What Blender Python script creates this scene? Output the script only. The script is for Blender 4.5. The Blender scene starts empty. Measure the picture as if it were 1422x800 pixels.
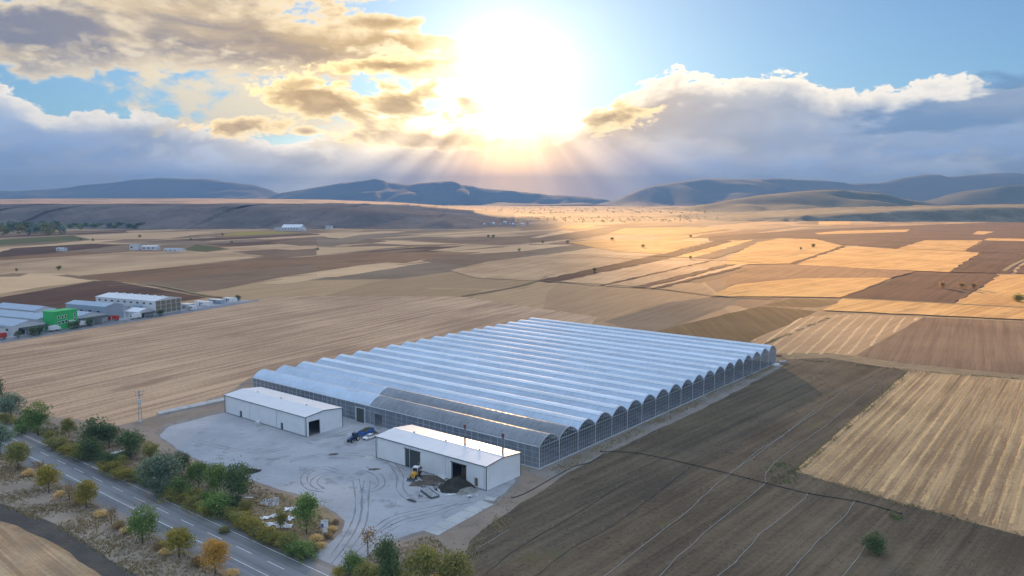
import bpy, bmesh, math, random
from math import sin, cos, pi, radians, sqrt, atan2
from mathutils import Vector, noise as mnoise
random.seed(7)
sc = bpy.context.scene
COL = sc.collection

# ------------------------------------------------------------------ camera
FPX, HORIZON, CAM_H = 1085.0, 279.19, 74.13
PITCH = math.atan2(400 - HORIZON, FPX)
cam_data = bpy.data.cameras.new('camera')
cam_data.sensor_width = 36.0
cam_data.lens = 36.0 * FPX / 1422.0
cam_data.clip_start, cam_data.clip_end = 1.0, 120000.0
cam = bpy.data.objects.new('camera', cam_data)
cam.location = (0, 0, CAM_H)
cam.rotation_euler = (pi / 2 - PITCH, 0, 0)
COL.objects.link(cam)
sc.camera = cam
sc.view_settings.view_transform = 'Standard'
sc.view_settings.look = 'None'
sc.view_settings.exposure = EXPOSURE = 2.32
sc.view_settings.gamma = 1.0
sc.view_settings.use_curve_mapping = False
sc.cycles.use_denoising = True
sc.cycles.max_bounces = 6
sc.cycles.diffuse_bounces = 3
sc.cycles.glossy_bounces = 3
sc.cycles.transmission_bounces = 4
sc.cycles.transparent_max_bounces = 24
sc.cycles.volume_bounces = 0
sc.cycles.sample_clamp_indirect = 6.0

def ray(px, py):
    u, v = (px - 711) / FPX, -(py - 400) / FPX
    return Vector((u, cos(PITCH) + v * sin(PITCH), -sin(PITCH) + v * cos(PITCH)))
def G(px, py, z=0.0):
    "pixel of the photograph -> point on the level z"
    d = ray(px, py)
    t = (z - CAM_H) / d.z
    return Vector((d.x * t, d.y * t, z))
def at_depth(px, py, Y):
    d = ray(px, py)
    return Vector((d.x / d.y * Y, Y, CAM_H + d.z / d.y * Y))

# ------------------------------------------------------------------ node helper
class E:
    """a socket with arithmetic: every operation adds a Math node"""
    def __init__(s, t, k): s.t, s.k = t, k
    def m(s, op, *a, clamp=False):
        n = s.t.nodes.new('ShaderNodeMath'); n.operation = op; n.use_clamp = clamp
        for i, v in enumerate((s,) + a):
            if isinstance(v, E): s.t.links.new(v.k, n.inputs[i])
            else: n.inputs[i].default_value = v
        return E(s.t, n.outputs[0])
    def __add__(s, o): return s.m('ADD', o)
    def __radd__(s, o): return s.m('ADD', o)
    def __sub__(s, o): return s.m('SUBTRACT', o)
    def __rsub__(s, o): return (s * -1.0).m('ADD', o)
    def __mul__(s, o): return s.m('MULTIPLY', o)
    def __rmul__(s, o): return s.m('MULTIPLY', o)
    def __truediv__(s, o): return s.m('DIVIDE', o)
    def __rtruediv__(s, o): return (s.m('POWER', -1.0)) * o
    def exp(s): return s.m('EXPONENT')
    def clamp(s): return s.m('ADD', 0.0, clamp=True)
    def step(s, a, b, lo=0.0, hi=1.0, smooth=True):
        n = s.t.nodes.new('ShaderNodeMapRange')
        n.interpolation_type = 'SMOOTHSTEP' if smooth else 'LINEAR'
        for i, v in enumerate((s, a, b, lo, hi)):
            if isinstance(v, E): s.t.links.new(v.k, n.inputs[i])
            else: n.inputs[i].default_value = v
        return E(s.t, n.outputs[0])

def setin(t, sock, v):
    if isinstance(v, E): t.links.new(v.k, sock)
    elif v is not None:
        if hasattr(sock, 'default_value') and hasattr(sock.default_value, '__len__') and len(sock.default_value) == 4 and len(v) == 3:
            v = (*v, 1)
        sock.default_value = v
def mix(t, f, a, b, mode='MIX'):
    n = t.nodes.new('ShaderNodeMix'); n.data_type = 'RGBA'; n.blend_type = mode
    n.clamp_factor = True
    setin(t, n.inputs[0], f); setin(t, n.inputs[6], a); setin(t, n.inputs[7], b)
    return E(t, n.outputs[2])
def scale_col(t, c, f):
    n = t.nodes.new('ShaderNodeVectorMath'); n.operation = 'SCALE'
    setin(t, n.inputs[0], c if isinstance(c, E) else tuple(c)[:3]); setin(t, n.inputs[3], f)
    return E(t, n.outputs[0])
def vmath(t, op, a, b=None, c=None, out=0):
    n = t.nodes.new('ShaderNodeVectorMath'); n.operation = op
    for i, v in enumerate((a, b, c)):
        if v is not None: setin(t, n.inputs[i], v)
    return E(t, n.outputs[out])
def noise(t, vec, scale, detail=4.0, rough=0.55, out=0, lac=2.0, dist=0.0):
    n = t.nodes.new('ShaderNodeTexNoise')
    if vec is not None: t.links.new(vec.k, n.inputs['Vector'])
    n.inputs['Scale'].default_value = scale; n.inputs['Detail'].default_value = detail
    n.inputs['Roughness'].default_value = rough; n.inputs['Lacunarity'].default_value = lac
    n.inputs['Distortion'].default_value = dist
    return E(t, n.outputs[out])
def ramp(t, f, stops, interp='LINEAR'):
    n = t.nodes.new('ShaderNodeValToRGB'); r = n.color_ramp; r.interpolation = interp
    while len(r.elements) < len(stops): r.elements.new(0.5)
    for e, (p, c) in zip(r.elements, stops):
        e.position = p
        e.color = (c, c, c, 1) if isinstance(c, (int, float)) else (*c[:3], 1)
    setin(t, n.inputs[0], f)
    return E(t, n.outputs[0])

# ------------------------------------------------------------------ sky
SUN_PX = (706, 108)
SUN_DIR = ray(*SUN_PX).normalized()
SUN_AZ, SUN_EL = atan2(SUN_DIR.x, SUN_DIR.y), math.asin(SUN_DIR.z)
def sky_uv(px, py):
    d = ray(px, py).normalized()
    return atan2(d.x, d.y) * 1000, math.asin(d.z) * 1000          # milliradians

world = bpy.data.worlds.new('World'); sc.world = world; world.use_nodes = True
world.cycles.sampling_method = 'MANUAL'; world.cycles.sample_map_resolution = 512
wt = world.node_tree; wt.nodes.clear()
def build_sky():
    t = wt
    tc = t.nodes.new('ShaderNodeTexCoord')
    d = E(t, tc.outputs['Generated'])
    sp = t.nodes.new('ShaderNodeSeparateXYZ'); t.links.new(d.k, sp.inputs[0])
    x, y, z = (E(t, sp.outputs[i]) for i in range(3))
    U = x.m('ARCTAN2', y) * 1000.0
    V = z.m('ARCSINE') * 1000.0
    su, sv = SUN_AZ * 1000, SUN_EL * 1000
    dot = vmath(t, 'DOT_PRODUCT', d, tuple(SUN_DIR), out=1)
    th = dot.m('MINIMUM', 1.0).m('ARCCOSINE') * 1000.0             # angle to the sun, milliradians
    # -- clear sky
    sk = t.nodes.new('ShaderNodeTexSky'); sk.sky_type = 'NISHITA'; sk.sun_disc = False
    sk.sun_elevation = SUN_EL; sk.sun_rotation = SUN_AZ
    sk.altitude = 1000; sk.air_density = 1.0; sk.dust_density = 0.6; sk.ozone_density = 1.6
    base = scale_col(t, E(t, sk.outputs[0]), SKY_K)
    base = mix(t, 1.0, base, (0.56, 0.88, 1.22), 'MULTIPLY')
    glow1 = ((th / 37.0) * (th / 37.0) * -1.0).exp() + (th / -40.0).exp() * 0.22
    glow2 = (th / -120.0).exp()
    glow3 = (th / -330.0).exp()
    def add(bg, col, f): return vmath(t, 'ADD', bg, scale_col(t, col, f))
    col = add(base, (1.0, 0.70, 0.34), glow2 * 0.50)
    col = add(col, (0.90, 0.74, 0.50), glow3 * 0.26)
    # -- cloud noise, in directions, flattened
    st = vmath(t, 'MULTIPLY', d, (1.0, 1.0, 2.1))
    wv = noise(t, st, 5.0, 3.0, 0.5, out=1)
    wv = vmath(t, 'SUBTRACT', wv, (0.5, 0.5, 0.5))
    st2 = vmath(t, 'MULTIPLY_ADD', wv, (0.10, 0.10, 0.10), st)
    n1 = (noise(t, st2, 8.0, 6.0, 0.60) - 0.5) * 2.0                      # billows
    n2 = noise(t, vmath(t, 'ADD', st2, (3.1, 1.7, 0.4)), 30.0, 4.0, 0.62) * 2.0 - 1.0
    flat = vmath(t, 'MULTIPLY', st2, (1.0, 1.0, 2.4))
    n3 = noise(t, vmath(t, 'ADD', flat, (7.7, 2.2, 5.1)), 6.0, 5.0, 0.58) * 2.0 - 1.0   # streaks
    def blob(px, py, rx, ry, rot=0.0):
        u0, v0 = sky_uv(px, py)
        c, s = cos(radians(rot)), sin(radians(rot))
        du, dv = U - u0, V - v0
        a = (du * c + dv * s) * (1.0 / rx); b = (dv * c - du * s) * (1.0 / ry)
        return (1.0 - (a * a + b * b).m('SQRT'))                     # 1 in the middle, 0 on the rim
    def union(*b):
        r = b[0]
        for q in b[1:]: r = r.m('MAXIMUM', q)
        return r
    def curve(pts):
        lo, hi = -700.0, 800.0
        st_ = [((sky_uv(*p)[0] - lo) / (hi - lo), sky_uv(*p)[1] / 400.0) for p in pts]
        return ramp(t, (U - lo) * (1.0 / (hi - lo)), st_) * 400.0
    def cloud(bg, dens, core, edge, t0, t1, t2):
        al = dens.step(t0, t1)
        thick = dens.step(t0, t2)
        return mix(t, al, bg, mix(t, thick, edge, core))
    warm = (th / -250.0).exp()
    warm2 = ((th / 165.0) * (th / 165.0) * -1.0).exp()
    warm3 = ((th / 330.0) * (th / 330.0) * -1.0).exp()
    # far bank: clear-cut bright top edge, body falling to the horizon
    top1 = curve([(-120, 118), (0, 122), (60, 146), (120, 152), (190, 152), (250, 168), (330, 182), (420, 186), (520, 190), (600, 180),
                  (660, 178), (730, 176), (790, 168), (830, 150), (868, 132), (905, 113), (945, 100), (990, 107), (1050, 105), (1088, 98),
                  (1120, 112), (1150, 131), (1200, 124), (1290, 113), (1400, 107), (1500, 118)])
    dn = (top1 - V) * (1 / 26.0) + n1 * 1.4 + n2 * 0.9
    edge1 = mix(t, warm, (1.15, 1.10, 1.0), (2.8, 2.2, 1.4))
    lowf = V.step(20.0, 130.0)
    body = mix(t, lowf, (0.36, 0.60, 1.08), (0.58, 0.70, 0.88))
    body = mix(t, (n3 * 1.7 + 0.35).clamp(), body, (0.36, 0.50, 0.72))
    body = mix(t, warm3 * 0.75, body, (0.90, 0.68, 0.40))
    body = mix(t, warm2 * 0.85, body, (1.35, 0.76, 0.24))
    body = mix(t, (n2 * 1.2 + n1 * 1.6 + 0.1).clamp() * 0.5, body, (0.98, 0.92, 0.84))
    col = cloud(col, dn, body, edge1, 0.0, 0.16, 1.3)
    # upper-left bank
    dA = union(blob(60, 42, 190, 46, 2), blob(250, 28, 240, 60, -8), blob(405, 62, 130, 34, -4), blob(520, 66, 95, 26, 3), blob(545, 30, 75, 15, 2), blob(300, -60, 330, 70, 0))
    dA = dA * 1.15 + n1 * 1.5 + n2 * 0.8
    coreA = mix(t, (n3 * 3.0 + 0.42).clamp(), (0.16, 0.24, 0.40), (0.72, 0.62, 0.46))
    coreA = mix(t, (warm * 1.6).clamp(), coreA, (0.86, 0.54, 0.18))
    edgeA = mix(t, warm, (1.05, 0.90, 0.66), (2.2, 1.6, 0.75))
    col = cloud(col, dA, coreA, edgeA, 0.0, 0.36, 1.0)
    # bright torn field left of the sun
    dT = union(blob(380, 150, 200, 48, -6), blob(520, 185, 150, 30, -4), blob(600, 95, 110, 30, 0))
    dT = dT * 1.1 + n1 * 1.2 + n2 * 1.4
    col = mix(t, dT.step(0.0, 0.75) * 0.92, col, mix(t, warm, (0.95, 0.84, 0.62), (2.1, 1.6, 0.85)))
    # golden-brown lumps in front of it
    dB = union(blob(440, 136, 78, 24, -12), blob(565, 142, 72, 36, 6), blob(648, 140, 42, 17, -8), blob(425, 183, 26, 9, 0), blob(545, 92, 90, 12, 2),
               blob(345, 178, 60, 14, 4), blob(600, 196, 120, 14, -3), blob(840, 165, 70, 22, 8))
    dB = dB * 1.1 + n1 * 1.3 + n2 * 1.2 - 0.05
    coreB = mix(t, (n2 * 2.0 + 0.45).clamp(), (0.62, 0.38, 0.11), (1.05, 0.70, 0.28))
    col = cloud(col, dB, coreB, (2.3, 1.7, 0.8), 0.02, 0.40, 0.95)
    # low near bank over the mountains
    top2 = curve([(-120, 205), (0, 214), (60, 222), (130, 214), (200, 200), (250, 194), (330, 200), (420, 212), (500, 214), (580, 205),
                  (650, 196), (720, 190), (790, 180), (850, 186), (900, 196), (960, 189), (1000, 190), (1050, 196), (1110, 187),
                  (1150, 192), (1210, 200), (1270, 206), (1350, 214), (1422, 218)])
    dL = (top2 - V) * (1 / 30.0) + n1 * 1.5 + n2 * 0.7
    bodyL = mix(t, (n3 * 2.6 + n1 * 2.2 + n2 * 1.0 + 0.40).clamp(), (0.28, 0.62, 1.30), (0.80, 1.02, 1.38))
    bodyL = mix(t, warm3 * 0.45, bodyL, (0.90, 0.76, 0.66))
    bodyL = mix(t, warm2, bodyL, (2.0, 1.02, 0.28))
    edgeL = mix(t, warm, (0.72, 0.78, 0.88), (1.7, 1.25, 0.7))
    col = mix(t, dL.step(0.0, 0.9) * 0.85, col, mix(t, dL.step(0.0, 1.6), edgeL, bodyL))
    # dark band far right
    dR = union(blob(1340, 152, 150, 20, 6), blob(1440, 135, 120, 26, 4)) * 1.2 + n3 * 1.8 + n2 * 0.5
    col = mix(t, dR.step(0.05, 0.6) * 0.8, col, (0.19, 0.34, 0.58))
    # broken cloud overhead and behind, as the part in view implies
    hi = V.step(330.0, 520.0)
    dO = n1 * 2.2 + n3 * 1.2 + 0.25
    col = mix(t, dO.step(0.0, 0.7) * hi * 0.9, col, mix(t, dO.step(0.2, 1.2), (2.0, 2.38, 2.95), (1.5, 1.9, 2.45)))
    # shafts of light below the sun
    ang = (U - su).m('ARCTAN2', sv - V + 4.0)                       # 0 straight down, negative to the left
    cv = t.nodes.new('ShaderNodeCombineXYZ'); t.links.new(ang.k, cv.inputs[0])
    rn = noise(t, E(t, cv.outputs[0]), 4.5, 3.0, 0.6)
    below = (sv - V).step(30.0, 90.0)
    shaft = rn.step(0.42, 0.66) * below * (th / -260.0).exp()
    fan = (ang.m('ABSOLUTE') * -1.0 + 1.45).step(0.0, 0.5)
    col = add(col, (1.0, 0.80, 0.55), shaft * fan * 0.60)
    for a0, w0, k0 in ((-1.25, 0.07, 0.22), (-1.06, 0.10, 0.34), (-0.86, 0.05, 0.22), (-0.66, 0.06, 0.16), (0.85, 0.08, 0.12), (1.10, 0.06, 0.10)):
        da = (ang - a0) * (1.0 / w0)
        col = add(col, (1.0, 0.82, 0.55), (da * da * -1.0).exp() * below * (th / -330.0).exp() * k0 * 5.0)
    col = add(col, (1.0, 0.55, 0.18), below * ((ang - 0.03) * (ang - 0.03) * -3.0).exp() * (th / -330.0).exp() * 3.6)
    # the sun's own glare through thin cloud
    col = add(col, (1.0, 0.90, 0.70), glow1 * (n1 * 1.1 + 1.0).m('MAXIMUM', 0.25) * 5.0)
    bg = t.nodes.new('ShaderNodeBackground'); bg.inputs['Strength'].default_value = 0.206
    t.links.new(col.k, bg.inputs['Color'])
    out = t.nodes.new('ShaderNodeOutputWorld'); t.links.new(bg.outputs[0], out.inputs['Surface'])
SKY_K = 0.115
build_sky()

# ------------------------------------------------------------------ sun
sun_data = bpy.data.lights.new('sun', 'SUN')
sun_data.energy = 5.0; sun_data.angle = radians(0.3); sun_data.color = (1.0, 0.58, 0.22)
sun = bpy.data.objects.new('sun', sun_data); COL.objects.link(sun)
sun.location = (0, 0, 300)
sun.rotation_euler = (-SUN_DIR).to_track_quat('-Z', 'Y').to_euler()

# ------------------------------------------------------------------ object helpers
def link_mesh(name, verts, faces, mat, parent=None, smooth=False, mats=None, mi=None):
    me = bpy.data.meshes.new(name); me.from_pydata([tuple(v) for v in verts], [], faces)
    for m in (mats or [mat]): me.materials.append(m)
    if mi is not None: me.polygons.foreach_set('material_index', mi)
    if smooth: me.polygons.foreach_set('use_smooth', [True] * len(me.polygons))
    me.update()
    o = bpy.data.objects.new(name, me); COL.objects.link(o)
    if parent: o.parent = parent
    return o
def tag(o, label=None, cat=None, group=None, kind=None):
    if label: o['label'] = label
    if cat: o['category'] = cat
    if group: o['group'] = group
    if kind: o['kind'] = kind
    return o
def thing(name, loc, rz, label, cat, group=None):
    o = bpy.data.objects.new(name, None); COL.objects.link(o)
    o.empty_display_size = 0.5
    o.location = loc; o.rotation_euler = (0, 0, rz)
    return tag(o, label, cat, group)
class MB:
    """collects simple shapes for one mesh"""
    def __init__(s): s.v, s.f, s.mi, s.cur = [], [], [], 0
    def mesh(s, v, f):
        n = len(s.v); s.v += [tuple(p) for p in v]; s.f += [tuple(i + n for i in q) for q in f]; s.mi += [s.cur] * len(f); return s
    def box(s, x0, x1, y0, y1, z0, z1):
        return s.mesh([(x0, y0, z0), (x1, y0, z0), (x1, y1, z0), (x0, y1, z0), (x0, y0, z1), (x1, y0, z1), (x1, y1, z1), (x0, y1, z1)],
                      [(0, 3, 2, 1), (4, 5, 6, 7), (0, 1, 5, 4), (1, 2, 6, 5), (2, 3, 7, 6), (3, 0, 4, 7)])
    def tube(s, pts, r, n=6, cap=True):
        pts = [Vector(p) for p in pts]; R = r if isinstance(r, (list, tuple)) else [r] * len(pts)
        V, F = [], []
        for i, p in enumerate(pts):
            d = (pts[min(i + 1, len(pts) - 1)] - pts[max(i - 1, 0)]).normalized()
            a = d.orthogonal().normalized() if abs(d.z) < 0.99 else Vector((1, 0, 0))
            b = d.cross(a)
            for k in range(n):
                q = 2 * pi * k / n
                V.append(p + (a * cos(q) + b * sin(q)) * R[i])
        for i in range(len(pts) - 1):
            for k in range(n):
                F.append((i * n + k, i * n + (k + 1) % n, (i + 1) * n + (k + 1) % n, (i + 1) * n + k))
        if cap:
            F.append(tuple(range(n - 1, -1, -1))); F.append(tuple((len(pts) - 1) * n + k for k in range(n)))
        return s.mesh(V, F)
    def prism(s, poly, z0, z1):
        n = len(poly)
        return s.mesh([(p[0], p[1], z0) for p in poly] + [(p[0], p[1], z1) for p in poly],
                      [tuple(range(n - 1, -1, -1)), tuple(range(n, 2 * n))] + [(i, (i + 1) % n, n + (i + 1) % n, n + i) for i in range(n)])
    def extrude_x(s, prof, x0, x1):
        "profile of (y, z) points drawn out along x"
        n = len(prof)
        return s.mesh([(x0, p[0], p[1]) for p in prof] + [(x1, p[0], p[1]) for p in prof],
                      [tuple(range(n)), tuple(range(2 * n - 1, n - 1, -1))] + [(i, n + i, n + (i + 1) % n, (i + 1) % n) for i in range(n)])
    def disc_y(s, x, y0, y1, z, r, n=14):
        "wheel-like cylinder with its axis along y"
        V = [(x + r * cos(2 * pi * k / n), yy, z + r * sin(2 * pi * k / n)) for yy in (y0, y1) for k in range(n)]
        return s.mesh(V, [tuple(range(n)), tuple(range(2 * n - 1, n - 1, -1))] + [(k, n + k, n + (k + 1) % n, (k + 1) % n) for k in range(n)])
    def build(s, name, mat, parent=None, smooth=False, mats=None):
        return link_mesh(name, s.v, s.f, mat, parent, smooth, mats, s.mi if mats else None)

# ------------------------------------------------------------------ materials
def new_mat(name):
    m = bpy.data.materials.new(name); m.use_nodes = True
    t = m.node_tree; t.nodes.clear()
    out = t.nodes.new('ShaderNodeOutputMaterial')
    return m, t, out
def principled(t, out, color, rough=0.9, spec=0.25, metal=0.0, bump=None, bump_str=0.5, bump_dist=0.05):
    p = t.nodes.new('ShaderNodeBsdfPrincipled')
    setin(t, p.inputs['Base Color'], color); setin(t, p.inputs['Roughness'], rough)
    p.inputs['Specular IOR Level'].default_value = spec; p.inputs['Metallic'].default_value = metal
    if bump is not None:
        b = t.nodes.new('ShaderNodeBump'); b.inputs['Strength'].default_value = bump_str; b.inputs['Distance'].default_value = bump_dist
        t.links.new(bump.k, b.inputs['Height']); t.links.new(b.outputs[0], p.inputs['Normal'])
    if out is not None: t.links.new(p.outputs[0], out.inputs['Surface'])
    return p
def pos(t):
    return E(t, t.nodes.new('ShaderNodeNewGeometry').outputs['Position'])
def objco(t):
    return E(t, t.nodes.new('ShaderNodeTexCoord').outputs['Object'])
def orand(t):
    return E(t, t.nodes.new('ShaderNodeObjectInfo').outputs['Random'])
def rotated(t, v, ang, sx, sy):
    "coordinates turned so that x runs along the direction ang, then scaled"
    n = t.nodes.new('ShaderNodeMapping'); n.vector_type = 'POINT'
    n.inputs['Rotation'].default_value = (0, 0, -ang); n.inputs['Scale'].default_value = (sx, sy, 1)
    r = t.nodes.new('ShaderNodeVectorRotate'); r.rotation_type = 'Z_AXIS'; r.inputs['Angle'].default_value = -ang
    t.links.new(v.k, r.inputs['Vector'])
    m = vmath(t, 'MULTIPLY', E(t, r.outputs[0]), (sx, sy, 1.0))
    return m
def hsv_var(t, c, fv):
    n = t.nodes.new('ShaderNodeHueSaturation'); setin(t, n.inputs['Color'], c); setin(t, n.inputs['Value'], fv)
    return E(t, n.outputs[0])
def plain(name, color, rough=0.6, spec=0.3, metal=0.0, var=0.12, scale=0.8):
    m, t, out = new_mat(name)
    n = noise(t, objco(t), scale, 5, 0.65)
    c = mix(t, n.step(0.3, 0.7), tuple(k * (1 - var) for k in color), tuple(min(1, k * (1 + var)) for k in color))
    principled(t, out, c, rough, spec, metal)
    return m
def field_mat(name, a, b, ang=0.0, rows=0.35, grain=0.3, dark=None, big=0.012, weeds=None):
    "soil or stubble: large patches, drill rows along ang, fine grain"
    m, t, out = new_mat(name)
    p = pos(t)
    patch = noise(t, p, big, 4, 0.6)
    r1 = noise(t, rotated(t, p, ang, 0.007, 0.30), 1.0, 5, 0.68)
    r2 = noise(t, rotated(t, p, ang, 0.03, 2.2), 1.0, 2, 0.6)
    g = noise(t, p, 0.8, 5, 0.8)
    f = (patch - 0.5) * 2.0 + (r1 - 0.5) * (rows * 6.5) + (r2 - 0.5) * (rows * 2.0) + (g - 0.5) * (grain * 4.6) + 0.5
    c = mix(t, f.clamp(), a, b)
    if dark:
        bl = noise(t, rotated(t, p, ang, 0.012, 0.05), 1.0, 5, 0.65).step(0.55, 0.72)
        c = mix(t, bl * 0.75, c, dark)
    if weeds:
        w = noise(t, p, 0.05, 6, 0.7).step(0.56, 0.70)
        c = mix(t, w * 0.7, c, weeds)
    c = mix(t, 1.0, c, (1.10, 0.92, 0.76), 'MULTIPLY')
    c = hsv_var(t, c, orand(t) * 0.22 + 0.89)
    principled(t, out, c, 1.0, 0.05, bump=r2 + g * 1.5 + r1, bump_str=0.55, bump_dist=0.25)
    return m

STREET = (G(255, 436) - G(0, 472)); ST_ANG = atan2(STREET.y, STREET.x)
GH_ANG = 0.89865
M = {}
M['stubble'] = field_mat('stubble', (0.285, 0.212, 0.160), (0.52, 0.41, 0.305), ST_ANG + 0.03, 0.62, 0.6, dark=(0.23, 0.165, 0.125))
M['stubble_far'] = field_mat('stubble_far', (0.35, 0.255, 0.17), (0.57, 0.45, 0.31), ST_ANG + 0.15, 0.35, 0.25)
M['straw'] = field_mat('straw', (0.43, 0.27, 0.12), (0.72, 0.51, 0.24), GH_ANG - 0.12, 0.40, 0.30, dark=(0.26, 0.19, 0.12))
M['pale'] = field_mat('pale_stubble', (0.50, 0.38, 0.25), (0.66, 0.53, 0.36), ST_ANG, 0.2, 0.2)
M['plough'] = field_mat('ploughed', (0.070, 0.046, 0.038), (0.14, 0.095, 0.075), ST_ANG - 0.1, 0.4, 0.3)
M['fallow'] = field_mat('fallow', (0.155, 0.115, 0.085), (0.26, 0.20, 0.145), ST_ANG, 0.4, 0.3)
M['brown'] = field_mat('brown_soil', (0.19, 0.125, 0.08), (0.30, 0.205, 0.13), ST_ANG, 0.4, 0.3, dark=(0.12, 0.085, 0.06))
M['olive'] = field_mat('olive_fallow', (0.13, 0.105, 0.06), (0.235, 0.18, 0.105), GH_ANG + 0.6, 0.35, 0.4)
M['grey'] = field_mat('grey_fallow', (0.17, 0.145, 0.115), (0.28, 0.24, 0.19), ST_ANG, 0.35, 0.3)
M['green'] = field_mat('green_crop', (0.075, 0.10, 0.04), (0.14, 0.16, 0.07), ST_ANG, 0.4, 0.3)
M['vine'] = field_mat('yellow_crop', (0.22, 0.22, 0.06), (0.38, 0.34, 0.09), ST_ANG, 0.4, 0.3)
M['soil'] = field_mat('dark_soil', (0.075, 0.068, 0.054), (0.165, 0.148, 0.115), GH_ANG - 0.06, 0.40, 0.42, dark=(0.085, 0.07, 0.055), big=0.02, weeds=(0.105, 0.125, 0.055))

# open country: cells of fields, fading into scrub
def country_mat(scrub_k=0.85):
    m, t, out = new_mat('open_country')
    p = pos(t)
    wv = noise(t, p, 0.0012, 3, 0.5, out=1)
    q = vmath(t, 'MULTIPLY_ADD', wv, (180.0, 180.0, 0.0), p)
    vo = t.nodes.new('ShaderNodeTexVoronoi'); vo.feature = 'F1'; vo.distance = 'CHEBYCHEV'
    t.links.new(rotated(t, q, ST_ANG + 0.35, 0.0032, 0.0085).k, vo.inputs['Vector']); vo.inputs['Scale'].default_value = 1.0
    sx = t.nodes.new('ShaderNodeSeparateColor'); t.links.new(vo.outputs['Color'], sx.inputs[0])
    cell = E(t, sx.outputs[0])
    fieldc = ramp(t, cell, [(0.0, (0.46, 0.36, 0.23)), (0.3, (0.34, 0.26, 0.17)), (0.52, (0.22, 0.165, 0.115)), (0.62, (0.14, 0.10, 0.08)), (0.8, (0.30, 0.24, 0.15)), (0.95, (0.50, 0.40, 0.26))], 'CONSTANT')
    r1 = noise(t, rotated(t, p, ST_ANG, 0.012, 0.2), 1.0, 4, 0.65)
    g = noise(t, p, 0.35, 6, 0.75)
    c = mix(t, 0.55, fieldc, mix(t, ((r1 - 0.5) * 2.2 + (g - 0.5) * 1.2 + 0.5).clamp(), (0.24, 0.18, 0.12), (0.50, 0.39, 0.27)))
    scrub = noise(t, p, 0.0016, 8, 0.72).step(0.50, 0.60)
    sp = t.nodes.new('ShaderNodeSeparateXYZ'); t.links.new(p.k, sp.inputs[0])
    far = E(t, sp.outputs[1]).step(2600.0, 4600.0)
    c = mix(t, scrub * far * scrub_k, c, (0.075, 0.085, 0.05))
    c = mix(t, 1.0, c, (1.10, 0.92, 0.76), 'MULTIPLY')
    principled(t, out, c, 1.0, 0.05, bump=g, bump_str=0.4, bump_dist=0.3)
    return m
M['country'] = country_mat()

# ------------------------------------------------------------------ ground sheet
S = 45000.0
link_mesh('ground', [(-S, -3000, 0), (S, -3000, 0), (S, S, 0), (-S, S, 0)], [(0, 1, 2, 3)], M['country'])['kind'] = 'structure'

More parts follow.
